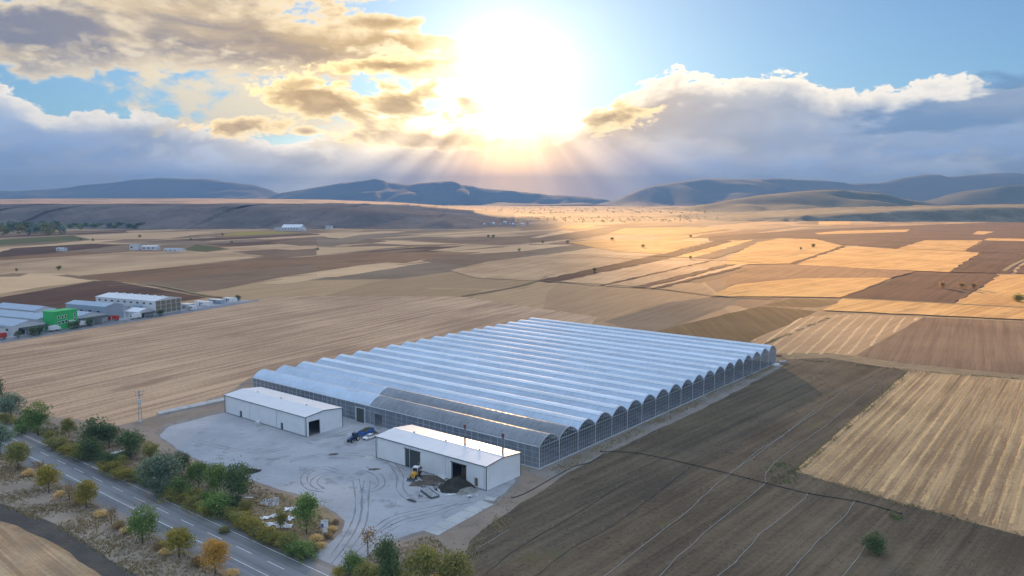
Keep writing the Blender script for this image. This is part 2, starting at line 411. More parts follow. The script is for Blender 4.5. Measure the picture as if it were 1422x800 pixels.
# ------------------------------------------------------------------ fields
REG = {'A3': (0, 240, 1 / 3), 'A4': (474, 240, 1 / 3), 'A5': (948, 220, 1 / 3), 'A6': (1022, 440, .32494), 'B6': (440, 260, .22504),
       'B7': (740, 280, .2391), 'B8': (1060, 280, .25457), 'P': (0, 0, 1.0)}
def pixpoly(reg, pts):
    x0, y0, s = REG[reg]
    return [G(x0 + x * s, max(y0 + y * s, 284.0)) for x, y in pts]
def ragged(poly, rnd, amp=1.0):
    out = []
    n = len(poly)
    for i in range(n):
        a, b = poly[i], poly[(i + 1) % n]
        d = b - a; L = d.length
        k = max(1, min(40, int(L / 14)))
        nn = Vector((-d.y, d.x, 0)).normalized()
        for j in range(k):
            off = 0 if j == 0 else (rnd.random() - 0.5) * 2 * min(amp, L * 0.01)
            out.append(a + d * (j / k) + nn * off)
    return out
FIELDS = [  # region of the photograph, kind, outline; far to near
 ('A3', 'green', [(-60, 282), (300, 262), (380, 278), (-60, 304)]),
 ('A3', 'pale', [(310, 262), (560, 250), (900, 245), (700, 275), (380, 278)]),
 ('A3', 'pale', [(-60, 322), (380, 281), (520, 277), (300, 305), (0, 330)]),
 ('A3', 'plough', [(-60, 345), (60, 314), (380, 295), (520, 300), (330, 322), (160, 340), (-60, 356)]),
 ('A3', 'green', [(760, 322), (820, 298), (960, 318), (860, 330)]),
 ('A3', 'vine', [(900, 262), (1020, 245), (1180, 245), (1260, 250), (1000, 262)]),
 ('A3', 'vine', [(1140, 222), (1320, 219), (1300, 235), (1150, 230)]),
 ('A3', 'fallow', [(1120, 290), (1300, 268), (1560, 276), (1640, 292), (1250, 305)]),
 ('A3', 'fallow', [(960, 330), (1150, 318), (1260, 325), (1060, 338)]),
 ('A3', 'stubble_far', [(50, 365), (550, 328), (900, 330), (1100, 345), (600, 385), (250, 420), (-90, 420), (-90, 372)]),
 ('A3', 'pale', [(250, 421), (620, 378), (980, 350), (1100, 350), (700, 395), (330, 430)]),
 ('A3', 'brown', [(330, 432), (700, 395), (1100, 358), (1422, 345), (1640, 338), (1422, 368), (1000, 410), (600, 460), (430, 452)]),
 ('A3', 'fallow', [(560, 460), (1000, 410), (1422, 369), (1700, 350), (1500, 385), (1150, 440), (900, 490), (780, 497)]),
 ('A3', 'pale', [(1080, 462), (1422, 401), (1660, 375), (1560, 405), (1180, 466)]),
 ('A3', 'pale', [(-90, 520), (-90, 436), (240, 430), (390, 450), (150, 480)]),
 ('A3', 'plough', [(-90, 536), (390, 452), (470, 450), (720, 497), (860, 520), (700, 545), (380, 570), (-90, 640)]),
 ('B6', 'pale', [(0, 285), (430, 275), (560, 272), (180, 320), (60, 310)]),
 ('B6', 'grey', [(0, 312), (120, 323), (260, 296), (640, 270), (590, 285), (420, 300), (100, 368), (0, 368)]),
 ('B6', 'pale', [(0, 415), (0, 376), (350, 365), (560, 365), (200, 400), (0, 420)]),
 ('B6', 'pale', [(340, 345), (480, 331), (900, 350), (560, 357)]),
 ('B6', 'fallow', [(900, 350), (1040, 330), (1422, 285), (1422, 330), (1150, 361)]),
 ('B6', 'pale', [(690, 392), (900, 366), (1150, 362), (830, 395)]),
 ('B6', 'pale', [(1040, 387), (1422, 336), (1422, 349), (1050, 396)]),
 ('B6', 'brown', [(0, 500), (0, 425), (300, 402), (700, 402), (1020, 402), (640, 450), (540, 470), (430, 465), (200, 490), (0, 520)]),
 ('B6', 'pale', [(0, 560), (0, 526), (230, 491), (380, 472), (555, 488), (130, 555)]),
 ('B6', 'fallow', [(640, 455), (760, 426), (1422, 386), (1200, 440), (940, 490)]),
 ('B8', 'plough', [(-300, 190), (300, 150), (1600, 100), (1600, 215), (520, 241), (440, 241), (330, 220), (280, 205), (100, 200), (-300, 215)]),
 ('B8', 'straw', [(280, 172), (420, 160), (800, 152), (780, 166), (300, 180)]),
 ('B8', 'straw', [(1140, 178), (1170, 160), (1260, 165), (1200, 180)]),
 ('B8', 'straw', [(300, 126), (300, 109), (490, 106), (470, 126)]),
 ('B7', 'straw', [(130, 158), (190, 135), (370, 138), (310, 158)]),
 ('B7', 'pale', [(-20, 212), (190, 165), (250, 175), (40, 211)]),
 ('B7', 'fallow', [(40, 213), (250, 178), (480, 140), (880, 142), (430, 188), (250, 220), (60, 252), (-20, 252), (-20, 216)]),
 ('B7', 'pale', [(-40, 246), (180, 222), (230, 220), (60, 250)]),
 ('B7', 'straw', [(430, 188), (540, 155), (880, 148), (1130, 160), (830, 200)]),
 ('B7', 'straw', [(200, 236), (450, 220), (1030, 230), (760, 306), (480, 291)]),
 ('B7', 'straw', [(690, 222), (760, 205), (1010, 190), (900, 215), (790, 229)]),
 ('B7', 'stubble_far', [(-10, 461), (-330, 445), (-480, 400), (-260, 350), (60, 310), (330, 303), (680, 320), (420, 375), (90, 451)]),
 ('B7', 'plough', [(20, 461), (90, 471), (140, 468), (820, 326), (680, 320), (420, 376)]),
 ('B7', 'stubble_far', [(140, 469), (820, 327), (1050, 340), (380, 491)]),
 ('B7', 'plough', [(380, 491), (1045, 340), (1062, 340), (410, 491)]),
 ('B7', 'stubble_far', [(410, 492), (1062, 341), (1200, 348), (570, 501)]),
 ('B7', 'plough', [(570, 502), (1200, 348), (1245, 350), (650, 505)]),
 ('B7', 'pale', [(655, 506), (1245, 351), (1295, 355), (690, 508)]),
 ('B7', 'plough', [(680, 509), (1295, 356), (1325, 357), (720, 509)]),
 ('B7', 'plough', [(620, 319), (760, 310), (1060, 228), (1160, 229), (830, 321)]),
 ('B7', 'straw', [(820, 323), (1160, 233), (1290, 220), (960, 326)]),
 ('B7', 'fallow', [(930, 328), (1290, 223), (1400, 220), (1060, 331)]),
 ('B8', 'straw', [(-30, 222), (100, 201), (285, 206), (440, 243), (145, 340), (-200, 345), (-200, 310)]),
 ('B8', 'plough', [(145, 341), (430, 243), (452, 245), (178, 343)]),
 ('B8', 'plough', [(510, 243), (640, 215), (870, 213), (720, 258)]),
 ('B8', 'straw', [(730, 258), (880, 212), (1200, 212), (1095, 271)]),
 ('B8', 'straw', [(1200, 212), (1225, 201), (1600, 206), (1600, 221)]),
 ('B8', 'plough', [(1100, 271), (1220, 216), (1600, 224), (1600, 284), (1190, 279)]),
 ('B8', 'straw', [(178, 343), (452, 246), (720, 259), (1100, 273), (1185, 280), (1010, 387), (240, 353)]),
 ('B8', 'plough', [(1015, 387), (1190, 281), (1440, 285), (1440, 300), (1345, 393)]),
 ('B8', 'plough', [(1365, 393), (1445, 318), (1600, 322), (1600, 398)]),
 ('B8', 'brown', [(-200, 420), (-100, 350), (150, 343), (750, 377), (830, 385), (700, 416), (400, 427), (100, 441), (-200, 470)]),
 ('B8', 'straw', [(-300, 520), (-150, 455), (180, 422), (700, 417), (550, 481), (415, 526), (140, 521)]),
 ('B8', 'straw', [(1045, 558), (1290, 403), (1700, 395), (1700, 640), (1100, 590)]),
 ('B8', 'plough', [(415, 527), (560, 482), (700, 428), (840, 385), (1290, 403), (1045, 558), (760, 546)]),
 ('B8', 'straw', [(430, 532), (1045, 560), (1700, 600), (1700, 660), (320, 596), (400, 560)]),
 ('A5', 'grey', [(-330, 680), (-60, 600), (180, 570), (300, 573), (0, 691), (-140, 735)]),
 ('A5', 'olive', [(330, 613), (470, 581), (680, 596), (560, 622)]),
 ('A5', 'olive', [(-160, 735), (0, 691), (320, 616), (560, 636), (280, 772), (200, 790), (-100, 770)]),
 ('P', 'stubble', [(-420, 640), (-420, 540), (0, 476), (330, 417), (420, 411), (640, 412), (830, 440), (780, 500), (560, 600), (300, 590), (170, 592), (70, 578), (0, 560), (-100, 560)]),
 ('A6', 'fallow', [(515, 166), (700, 58), (800, 2), (1700, 40), (1700, 300), (1240, 258), (800, 222)]),
 ('A6', 'pale', [(150, 172), (520, 170), (800, 224), (1240, 260), (1700, 300), (1700, 345), (1240, 282), (860, 262), (740, 226), (390, 182), (180, 182)]),
 ('P', 'soil', [(640, 700), (765, 630), (1000, 530), (1085, 498), (1150, 497), (1262, 515), (1105, 655), (1245, 697), (1422, 745), (1700, 830), (2200, 1100), (420, 1100), (590, 780), (620, 740)]),
]
rnd = random.Random(3)
FIELD_OBJ = {}
names = {'stubble': 'stubble_field', 'stubble_far': 'stubble_field', 'straw': 'straw_field', 'pale': 'pale_stubble_field', 'plough': 'ploughed_field',
         'fallow': 'fallow_field', 'brown': 'brown_field', 'olive': 'fallow_field', 'grey': 'fallow_field', 'green': 'green_field', 'vine': 'yellow_green_field', 'soil': 'dark_soil_field'}
near_z = 0.002
for i, (reg, kind, pts) in enumerate(FIELDS):
    near = reg in ('P', 'A6', 'A5')
    z = near_z if near else 0.04 + 0.008 * i
    near_z += 0.003 if near else 0.0
    poly = [Vector((q.x, q.y, z)) for q in ragged(pixpoly(reg, pts), rnd, 0.8 if near else 2.2)]
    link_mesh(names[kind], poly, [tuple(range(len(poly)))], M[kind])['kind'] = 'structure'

d1, d2 = G(590, 350) - G(130, 398), G(935, 358) - G(745, 390)
RS = random.Random(19)
for k in range(230):
    px, py = RS.uniform(-40, 1460), 300 + 120 * RS.random() ** 1.3
    c = G(px, py); w = RS.uniform(14, 70); l = RS.uniform(120, 420)
    f = max(0, min(1, (px - 300) / 500)); a = atan2(d1.y, d1.x) * (1 - f) + atan2(d2.y, d2.x) * f + RS.gauss(0, 0.05)
    u, v = Vector((cos(a), sin(a), 0)), Vector((-sin(a), cos(a), 0)); sk = RS.uniform(-40, 40)
    P = [c - u * l - v * w + u * sk, c + u * l - v * w + u * sk, c + u * l + v * w - u * sk, c - u * l + v * w - u * sk]
    if min(q.y for q in P) < 700: continue
    kind = RS.choice(['stubble_far', 'pale', 'fallow', 'brown', 'grey', 'fallow', 'plough', 'stubble_far'])
    P = [Vector((q.x, q.y, 0.004 + 0.00015 * k)) for q in ragged(P, RS, 1.6)]
    link_mesh(names[kind], P, [tuple(range(len(P)))], M[kind])['kind'] = 'structure'

# rows of cut straw, each its own ridge
def clip_line(poly, p, d):
    n = Vector((-d.y, d.x, 0)); hits = []
    for a, b in zip(poly, poly[1:] + poly[:1]):
        da, db = (a - p).dot(n), (b - p).dot(n)
        if da * db < 0:
            q = a + (b - a) * (da / (da - db)); hits.append((q - p).dot(d))
    hits.sort()
    return (hits[0], hits[-1]) if len(hits) >= 2 else None
def windrow_field(reg, pts, ang, spacing, width, height, base_mat, row_mat, z, wave=0.0, seed=1):
    R = random.Random(seed)
    poly = pixpoly(reg, pts)
    o = link_mesh('straw_field', [Vector((q.x, q.y, z)) for q in ragged(poly, R, 0.8)], [tuple(range(len(ragged(poly, random.Random(seed), 0.8))))], base_mat)
    o['kind'] = 'structure'
    d = Vector((cos(ang), sin(ang), 0)); n = Vector((-d.y, d.x, 0))
    c = sum(poly, Vector()) / len(poly)
    ks = [(q - c).dot(n) for q in poly]
    s = min(ks) + spacing * 0.4
    while s < max(ks):
        sp = spacing * R.uniform(0.85, 1.15)
        h = clip_line(poly, c + n * s, d)
        if h and h[1] - h[0] > 8:
            V, F = [], []
            a0, a1 = h[0] + R.uniform(1, 5), h[1] - R.uniform(1, 5)
            k = max(2, int((a1 - a0) / 1.8)); ph = R.uniform(0, 9)
            for j in range(k + 1):
                tt = a0 + (a1 - a0) * j / k
                wob = 0.3 * mnoise.noise(Vector((tt * 0.05, s, ph))) + wave * 0.6 * sin(tt * 0.02 + 0.5)
                ww = width * (0.75 + 0.6 * mnoise.noise(Vector((tt * 0.3, s * 2, 3 + ph)))); hh = height * (0.8 + 0.9 * mnoise.noise(Vector((tt * 0.5, s, 7 + ph))))
                if mnoise.noise(Vector((tt * 0.06, s * 0.7, 19))) < -0.42: hh *= 0.25; ww *= 0.5
                for q, hz in ((-1, -0.02), (-0.55, 0.7), (0, 1.0), (0.5, 0.75), (1, -0.02)):
                    jt = 0.25 * ww * (R.random() - 0.5)
                    V.append(c + d * tt + n * (s + wob + q * ww * 0.5 + jt) + Vector((0, 0, z + (max(0.03, hh) * hz if hz > 0 else -0.015))))
            for j in range(k):
                for q in range(4): F.append((j * 5 + q, j * 5 + q + 1, j * 5 + 6 + q, j * 5 + 5 + q))
            link_mesh('windrow', V, F, row_mat, o)
        s += sp
    return o
dW = G(1265, 520) - G(1120, 650); angW = atan2(dW.y, dW.x)
M['straw_base'] = field_mat('straw_base', (0.27, 0.205, 0.135), (0.50, 0.40, 0.255), angW, 0.7, 0.55, dark=(0.22, 0.175, 0.12), big=0.03)
M['straw_row'] = field_mat('straw_row', (0.32, 0.24, 0.14), (0.60, 0.48, 0.28), angW, 0.5, 0.55)
M['swath_base'] = field_mat('swath_base', (0.36, 0.27, 0.175), (0.50, 0.385, 0.25), GH_ANG, 0.4, 0.3)
M['swath_row'] = field_mat('swath_row', (0.50, 0.39, 0.24), (0.68, 0.56, 0.37), GH_ANG, 0.3, 0.3)
dW = G(1265, 520) - G(1120, 650); angW = atan2(dW.y, dW.x)
windrow_field('P', [(1105, 655), (1262, 516), (1340, 521), (1422, 529), (1700, 552), (1700, 818), (1422, 742), (1245, 697)], angW, 3.1, 1.35, 0.12, M['straw_base'], M['straw_row'], 0.026, seed=5)
dS = G(1128, 443) - G(1060, 487); angS = atan2(dS.y, dS.x)
windrow_field('A6', [(60, 104), (300, 0), (480, -12), (800, 2), (700, 58), (600, 110), (515, 164), (180, 164)], angS, 6.0, 2.2, 0.12, M['swath_base'], M['swath_row'], 0.028, wave=2.0, seed=6)

# ------------------------------------------------------------------ hills and mountains
def hill_mat(name, a, b, c, sc_=0.004):
    m, t, out = new_mat(name)
    p = pos(t)
    n = noise(t, p, sc_, 7, 0.65); g = noise(t, p, sc_ * 9, 5, 0.7)
    col = mix(t, n.step(0.38, 0.62), a, b); col = mix(t, g.step(0.52, 0.66) * 0.8, col, c)
    principled(t, out, col, 1.0, 0.05)
    return m
def lower(pts, k): return [(x, 279.19 - (279.19 - y) * k if y < 279.19 else y) for x, y in pts]
def ridge(name, pts, Y, front, back, mat, rough=0.25, seed=0, plateau=False, nu=170, nv=26, freq=2.2):
    if Y > 12000: pts = lower(pts, 0.86)
    cr = [at_depth(px, py, Y) for px, py in pts]
    X0, X1 = cr[0].x, cr[-1].x
    def crest(x):
        for a, b in zip(cr, cr[1:]):
            if x <= b.x: return a.z + (b.z - a.z) * (x - a.x) / (b.x - a.x)
        return cr[-1].z
    top = max(c.z for c in cr)
    V, F = [], []
    for i in range(nu + 1):
        x = X0 + (X1 - X0) * i / nu
        hz = crest(x)
        endf = min(1, i / (nu * 0.12), (nu - i) / (nu * 0.12)); endf = endf * endf * (3 - 2 * endf)
        for j in range(nv + 1):
            s = j / nv
            yy = Y - front + (front + back) * s
            r = (yy - Y) / (front if yy < Y else back)
            prof = (1 - abs(r)) if not plateau else (1 - abs(r) ** 2.2 if r < 0 else 1 - 0.15 * r)
            prof = prof * prof * (3 - 2 * prof) * 0.45 + prof * 0.55
            k = freq / front
            nn = mnoise.fractal(Vector((x * k, yy * k * 0.45, seed)), 0.9, 2.1, 5)
            gl = 1 - abs(mnoise.noise(Vector((x * k * 2.4, yy * k * 0.5, seed + 5)))) * 2
            w = 4 * max(0, prof) * (1 - prof)                                   # relief on the slope, crest kept
            zz = hz * prof * endf + top * rough * (nn * 0.55 - max(0, gl) * 0.35) * w * endf + top * (0.07 if Y > 5000 else 0.03) * nn * endf
            V.append((x + front * 0.10 * nn * endf, yy, zz - (2.0 if j in (0, nv) or i in (0, nu) else 0.0)))
    for i in range(nu):
        for j in range(nv):
            a = i * (nv + 1) + j
            F.append((a, a + nv + 1, a + nv + 2, a + 1))
    o = link_mesh(name, V, F, mat, smooth=True); o['kind'] = 'structure'
    return o
M['scarp'] = hill_mat('scarp_soil', (0.13, 0.105, 0.095), (0.21, 0.17, 0.14), (0.075, 0.07, 0.055), 0.006)
M['ridge'] = hill_mat('scrub_ridge', (0.12, 0.11, 0.08), (0.22, 0.19, 0.14), (0.05, 0.06, 0.035), 0.008)
M['hill'] = hill_mat('forest_hill', (0.05, 0.062, 0.04), (0.10, 0.10, 0.065), (0.035, 0.05, 0.03), 0.0018)
M['mount'] = hill_mat('mountain_rock', (0.07, 0.075, 0.065), (0.13, 0.125, 0.10), (0.05, 0.06, 0.045), 0.0008)
ridge('escarpment', [(-260, 284), (-100, 284), (0, 284.5), (60, 283.5), (130, 283), (200, 283), (300, 283.4), (420, 284.2), (500, 287), (560, 292), (620, 298), (680, 302), (720, 305)], 2750, 700, 2200, M['scarp'], 0.42, 11, plateau=True, nu=260, nv=40, freq=3.2)
ridge('ridge', [(935, 307), (1000, 303), (1050, 301), (1100, 298.5), (1180, 294), (1230, 291.5), (1300, 289), (1422, 286), (1560, 283), (1750, 284)], 3150, 330, 900, M['ridge'], 0.40, 23, plateau=True, nu=240, nv=36, freq=3.0)
ridge('hill', [(930, 293), (980, 284), (1020, 277), (1060, 270.5), (1105, 266), (1150, 264), (1190, 265), (1225, 270), (1262, 279), (1310, 290)], 6200, 1500, 1800, M['hill'], 0.38, 31)
ridge('hill', [(1250, 293), (1300, 283), (1335, 274), (1365, 264), (1395, 258), (1430, 256), (1500, 250), (1580, 255), (1700, 275)], 7600, 1500, 2000, M['hill'], 0.38, 37)
ridge('mountain_range', [(800, 278), (860, 266), (900, 256), (940, 248.5), (985, 241.5), (1012, 243), (1040, 244), (1090, 241), (1140, 244.5), (1190, 249), (1235, 248), (1262, 240), (1285, 236), (1310, 241), (1340, 238), (1380, 235), (1422, 241), (1500, 237), (1620, 246), (1800, 262)], 14500, 3400, 3500, M['mount'], 0.42, 41, nu=240)
ridge('mountain_range', [(330, 278), (400, 264), (440, 256), (470, 250), (495, 247), (514, 243.5), (530, 248), (565, 251.5), (600, 248), (626, 246), (650, 252), (690, 261), (760, 268), (840, 273), (900, 278)], 15500, 3200, 3500, M['mount'], 0.42, 47, nu=220)
ridge('mountain_range', [(-400, 268), (-200, 264), (0, 262.5), (80, 259.5), (140, 252.5), (178, 245.5), (230, 240), (280, 243), (330, 251), (390, 261), (440, 272)], 17500, 3600, 3500, M['mount'], 0.36, 53, nu=200)

M['plain'] = country_mat(0.95)
ridge('far_plain', [(-420, 278), (-200, 277), (0, 276.5), (60, 275.5), (150, 275.5), (260, 275.5), (360, 276), (440, 277), (520, 279), (600, 282), (680, 286)], 9500, 4500, 2500, M['plain'], 0.10, 61, nu=160, nv=24, freq=2.0)

# ------------------------------------------------------------------ added cloud mesh, shaped to shade the near land
def cloud_mat():
    m, t, out = new_mat('sun_blocker_cloud')
    p = pos(t)
    n = noise(t, vmath(t, 'MULTIPLY', p, (1.0, 0.6, 1.6)), 0.006, 6, 0.65)
    tr = t.nodes.new('ShaderNodeBsdfTransparent')
    tl = t.nodes.new('ShaderNodeBsdfTranslucent'); tl.inputs[0].default_value = (0.95, 0.93, 0.90, 1)
    df = t.nodes.new('ShaderNodeBsdfDiffuse'); df.inputs[0].default_value = (0.9, 0.9, 0.9, 1)
    a = t.nodes.new('ShaderNodeMixShader'); a.inputs[0].default_value = 0.12
    t.links.new(tl.outputs[0], a.inputs[1]); t.links.new(df.outputs[0], a.inputs[2])
    b = t.nodes.new('ShaderNodeMixShader')
    at = t.nodes.new('ShaderNodeAttribute'); at.attribute_name = 'cover_amount'
    dens = (E(t, at.outputs['Fac']) + (n - 0.5) * 1.5).step(0.15, 0.75) * 0.72
    t.links.new(dens.k, b.inputs[0]); t.links.new(tr.outputs[0], b.inputs[1]); t.links.new(a.outputs[0], b.inputs[2])
    t.links.new(b.outputs[0], out.inputs['Surface'])
    return m
def shade_cloud():
    # land in shade as the photograph shows it: everything near, and the whole left
    shade = [(-2600, -600), (-1500, -500), (-700, -750), (0, -600), (450, -500), (900, -420), (1000, 60), (800, 260), (420, 335), (240, 400), (165, 470), (150, 700),
             (160, 1000), (120, 1500), (170, 2000), (200, 2700), (100, 3600), (-900, 4300), (-2600, 4200)]
    far = 30000.0
    def inside(x, y):
        c = False; n = len(shade)
        for i in range(n):
            (x1, y1), (x2, y2) = shade[i], shade[i - 1]
            if (y1 > y) != (y2 > y) and x < (x2 - x1) * (y - y1) / (y2 - y1) + x1: c = not c
        return c
    def dist(x, y):
        best = 1e9; n = len(shade)
        for i in range(n):
            a, b = Vector(shade[i]), Vector(shade[i - 1]); q = Vector((x, y)); e = b - a
            tt = max(0, min(1, (q - a).dot(e) / e.dot(e))); best = min(best, (q - a - e * tt).length)
        return best if inside(x, y) else -best
    st = 50.0; nx, ny = 84, 120; x0, y0 = -2900, -1300
    D = []
    for i in range(nx + 1):
        row = []
        for j in range(ny + 1):
            x, y = x0 + i * st, y0 + j * st
            rag = 1.0 if y > 250 else 2.4
            row.append(dist(x, y) + rag * (95 * mnoise.fractal(Vector((x * 0.0042, y * 0.0030, 4.0)), 0.75, 2.1, 5) - 10))
        D.append(row)
    V, F, A, idx = [], [], [], {}
    def vert(i, j, side):
        if (i, j, side) in idx: return idx[i, j, side]
        d = D[i][j]; x, y = x0 + i * st, y0 + j * st
        e = max(0.0, min(1, (d + 70) / 330.0))
        bil = mnoise.fractal(Vector((x * 0.003, y * 0.0006, 2.0 + 7 * side)), 0.9, 2.1, 4)
        th = sqrt(e) * (90 + 60 * bil)
        q = Vector((x, y, 0.0)); q += SUN_DIR * (far - q.dot(SUN_DIR) + (th if side else -th))
        idx[i, j, side] = len(V); V.append(tuple(q)); A.append(max(0.0, min(1.0, (d + 60) / 150.0)))
        return idx[i, j, side]
    for i in range(nx):
        for j in range(ny):
            if max(D[i][j], D[i + 1][j], D[i][j + 1], D[i + 1][j + 1]) > -70:
                for side in (0, 1):
                    q = [vert(i, j, side), vert(i + 1, j, side), vert(i + 1, j + 1, side), vert(i, j + 1, side)]
                    F.append(tuple(q if side else q[::-1]))
    o = link_mesh('cloud', V, F, cloud_mat(), smooth=True)  # cloud body added to block the sun, lost in its glare
    at = o.data.attributes.new('cover_amount', 'FLOAT', 'POINT'); at.data.foreach_set('value', A)
    return tag(o, 'added cloud sheet shaped to block the low sun from the near land', 'cloud')
shade_cloud()

# ------------------------------------------------------------------ haze
def haze():
    m, t, out = new_mat('haze_air')
    v = t.nodes.new('ShaderNodeVolumePrincipled')
    v.inputs['Color'].default_value = (0.44, 0.70, 1.0, 1); v.inputs['Density'].default_value = HAZE_DENSITY
    v.inputs['Anisotropy'].default_value = -0.7
    t.links.new(v.outputs[0], out.inputs['Volume'])
    b = MB().box(-22000, 22000, -900, 21500, -6, 720)
    o = b.build('haze', m); o['kind'] = 'stuff'
    return o
HAZE_DENSITY = 9.0e-5
haze()

# ------------------------------------------------------------------ near ground: earth, yard, verges, road
def ground_mat(name, cols, sc1=0.06, sc2=0.9, bumpd=0.12, stretch=None, spec=0.05, rough=1.0, fine=6.0):
    "loose ground: three tones by patches, stones and grain"
    m, t, out = new_mat(name)
    p = pos(t)
    a = noise(t, p, sc1, 6, 0.65); b = noise(t, p, sc2, 6, 0.75); c_ = noise(t, vmath(t, 'ADD', p, (31.0, 17.0, 0.0)), sc1 * 2.7, 5, 0.7)
    f = noise(t, p, fine, 2, 0.6)
    col = mix(t, a.step(0.40, 0.60), cols[0], cols[1])
    col = mix(t, ((b - 0.5) * 3.0 + 0.35).clamp(), col, cols[2])
    if len(cols) > 3: col = mix(t, c_.step(0.54, 0.66) * 0.8, col, cols[3])
    col = hsv_var(t, col, (f - 0.5) * 0.7 + 1.0)
    principled(t, out, col, rough, spec, bump=b + f * 0.4, bump_str=0.6, bump_dist=bumpd)
    return m
M['earth'] = ground_mat('bare_earth', [(0.25, 0.20, 0.16), (0.35, 0.28, 0.22), (0.31, 0.225, 0.16), (0.20, 0.17, 0.145)])
M['gravel'] = ground_mat('crushed_stone', [(0.35, 0.36, 0.385), (0.46, 0.47, 0.495), (0.39, 0.385, 0.39), (0.26, 0.26, 0.265)], 0.045, 1.4, 0.08)
M['gravel_edge'] = ground_mat('thin_gravel', [(0.24, 0.215, 0.19), (0.30, 0.28, 0.26), (0.27, 0.225, 0.18), (0.19, 0.17, 0.15)], 0.10, 1.2, 0.06)
M['rough'] = ground_mat('rough_verge', [(0.27, 0.225, 0.185), (0.39, 0.325, 0.26), (0.33, 0.245, 0.165), (0.21, 0.185, 0.145)], 0.09, 1.0, 0.2)
M['dry'] = ground_mat('dry_grass_soil', [(0.24, 0.19, 0.12), (0.34, 0.26, 0.155), (0.30, 0.20, 0.10), (0.17, 0.145, 0.09)], 0.12, 1.2, 0.15)
M['track'] = ground_mat('dark_track', [(0.085, 0.075, 0.065), (0.13, 0.112, 0.092), (0.11, 0.09, 0.07)], 0.1, 1.0, 0.15)
M['rut'] = ground_mat('wheel_rut', [(0.23, 0.23, 0.24), (0.30, 0.295, 0.30), (0.25, 0.235, 0.225)], 0.15, 2.0, 0.05)
M['asphalt'] = None
ROAD_O, ROAD_D = Vector((-171.16, 254.56, 0)), Vector((0.78402, -0.62074, 0))
ROAD_N = Vector((-ROAD_D.y, ROAD_D.x, 0))
ROAD_ANG = atan2(ROAD_D.y, ROAD_D.x)
def road_pt(s, n, z=0.0): return ROAD_O + ROAD_D * s + ROAD_N * n + Vector((0, 0, z))
def asphalt_mat():
    m, t, out = new_mat('asphalt')
    p = pos(t)
    lane = noise(t, rotated(t, p, ROAD_ANG, 0.012, 0.55), 1.0, 4, 0.6)
    pat = noise(t, p, 0.09, 5, 0.65); g = noise(t, p, 9.0, 3, 0.7)
    c = mix(t, ((lane - 0.5) * 2.6 + (pat - 0.5) * 1.2 + 0.5).clamp(), (0.12, 0.122, 0.128), (0.25, 0.25, 0.255))
    c = hsv_var(t, c, (g - 0.5) * 0.6 + 1.0)
    principled(t, out, c, 0.62, 0.4, bump=g, bump_str=0.25, bump_dist=0.02)
    return m
M['asphalt'] = asphalt_mat()
def paint_mat(name, col, wear=0.5):
    m, t, out = new_mat(name)
    n = noise(t, pos(t), 3.0, 5, 0.75)
    principled(t, out, mix(t, n.step(wear - 0.05, wear + 0.25), col, (0.28, 0.28, 0.28)), 0.6, 0.3)
    return m
M['paint'] = paint_mat('road_paint', (0.78, 0.78, 0.76), 0.52)

def sheet(name, poly, z, mat, amp=0.8, seed=1, parent=None, step=5.0):
    R = random.Random(seed); out = []
    n = len(poly)
    for i in range(n):
        a, b = poly[i], poly[(i + 1) % n]; d = b - a; k = max(1, min(60, int(d.length / step)))
        nn = Vector((-d.y, d.x, 0)).normalized()
        for j in range(k):
            w = mnoise.noise(Vector((a.x + d.x * j / k, a.y + d.y * j / k, seed)) * 0.12) + 0.6 * (R.random() - 0.5)
            q = a + d * (j / k) + nn * (amp * w * (1 if j else 0.3)); out.append(Vector((q.x, q.y, z)))
    o = link_mesh(name, out, [tuple(range(len(out)))], mat, parent)
    if not parent: o['kind'] = 'structure'
    return o
def px_sheet(name, pts, z, mat, amp=0.8, seed=1, **k): return sheet(name, [G(x, y) for x, y in pts], z, mat, amp, seed, **k)
px_sheet('earth_ground', [(-420, 500), (-80, 548), (75, 579), (165, 591), (232, 574), (310, 549), (352, 522), (420, 505), (790, 570), (870, 612), (800, 650), (740, 690), (690, 722), (652, 752), (640, 820), (660, 1000), (430, 1000), (400, 790), (200, 690), (0, 600), (-420, 520)], 0.030, M['earth'], 1.2, 2)
px_sheet('verge', [(-420, 510), (-100, 575), (0, 628), (330, 805), (500, 960), (330, 1000), (190, 812), (100, 742), (40, 712), (0, 700), (-420, 600)], 0.022, M['rough'], 1.0, 3)
px_sheet('farm_track', [(-420, 590), (0, 699), (60, 720), (112, 748), (205, 808), (330, 900), (280, 920), (130, 792), (62, 747), (0, 724), (-420, 620)], 0.034, M['track'], 0.7, 4)
M['bank'] = field_mat('stubble_bank', (0.30, 0.23, 0.16), (0.52, 0.42, 0.29), ROAD_ANG - 0.05, 0.6, 0.3, dark=(0.24, 0.19, 0.14), big=0.05)
px_sheet('stubble_field', [(-420, 622), (0, 728), (60, 750), (100, 775), (150, 806), (270, 930), (150, 1100), (-420, 900)], 0.040, M['bank'], 0.8, 5)
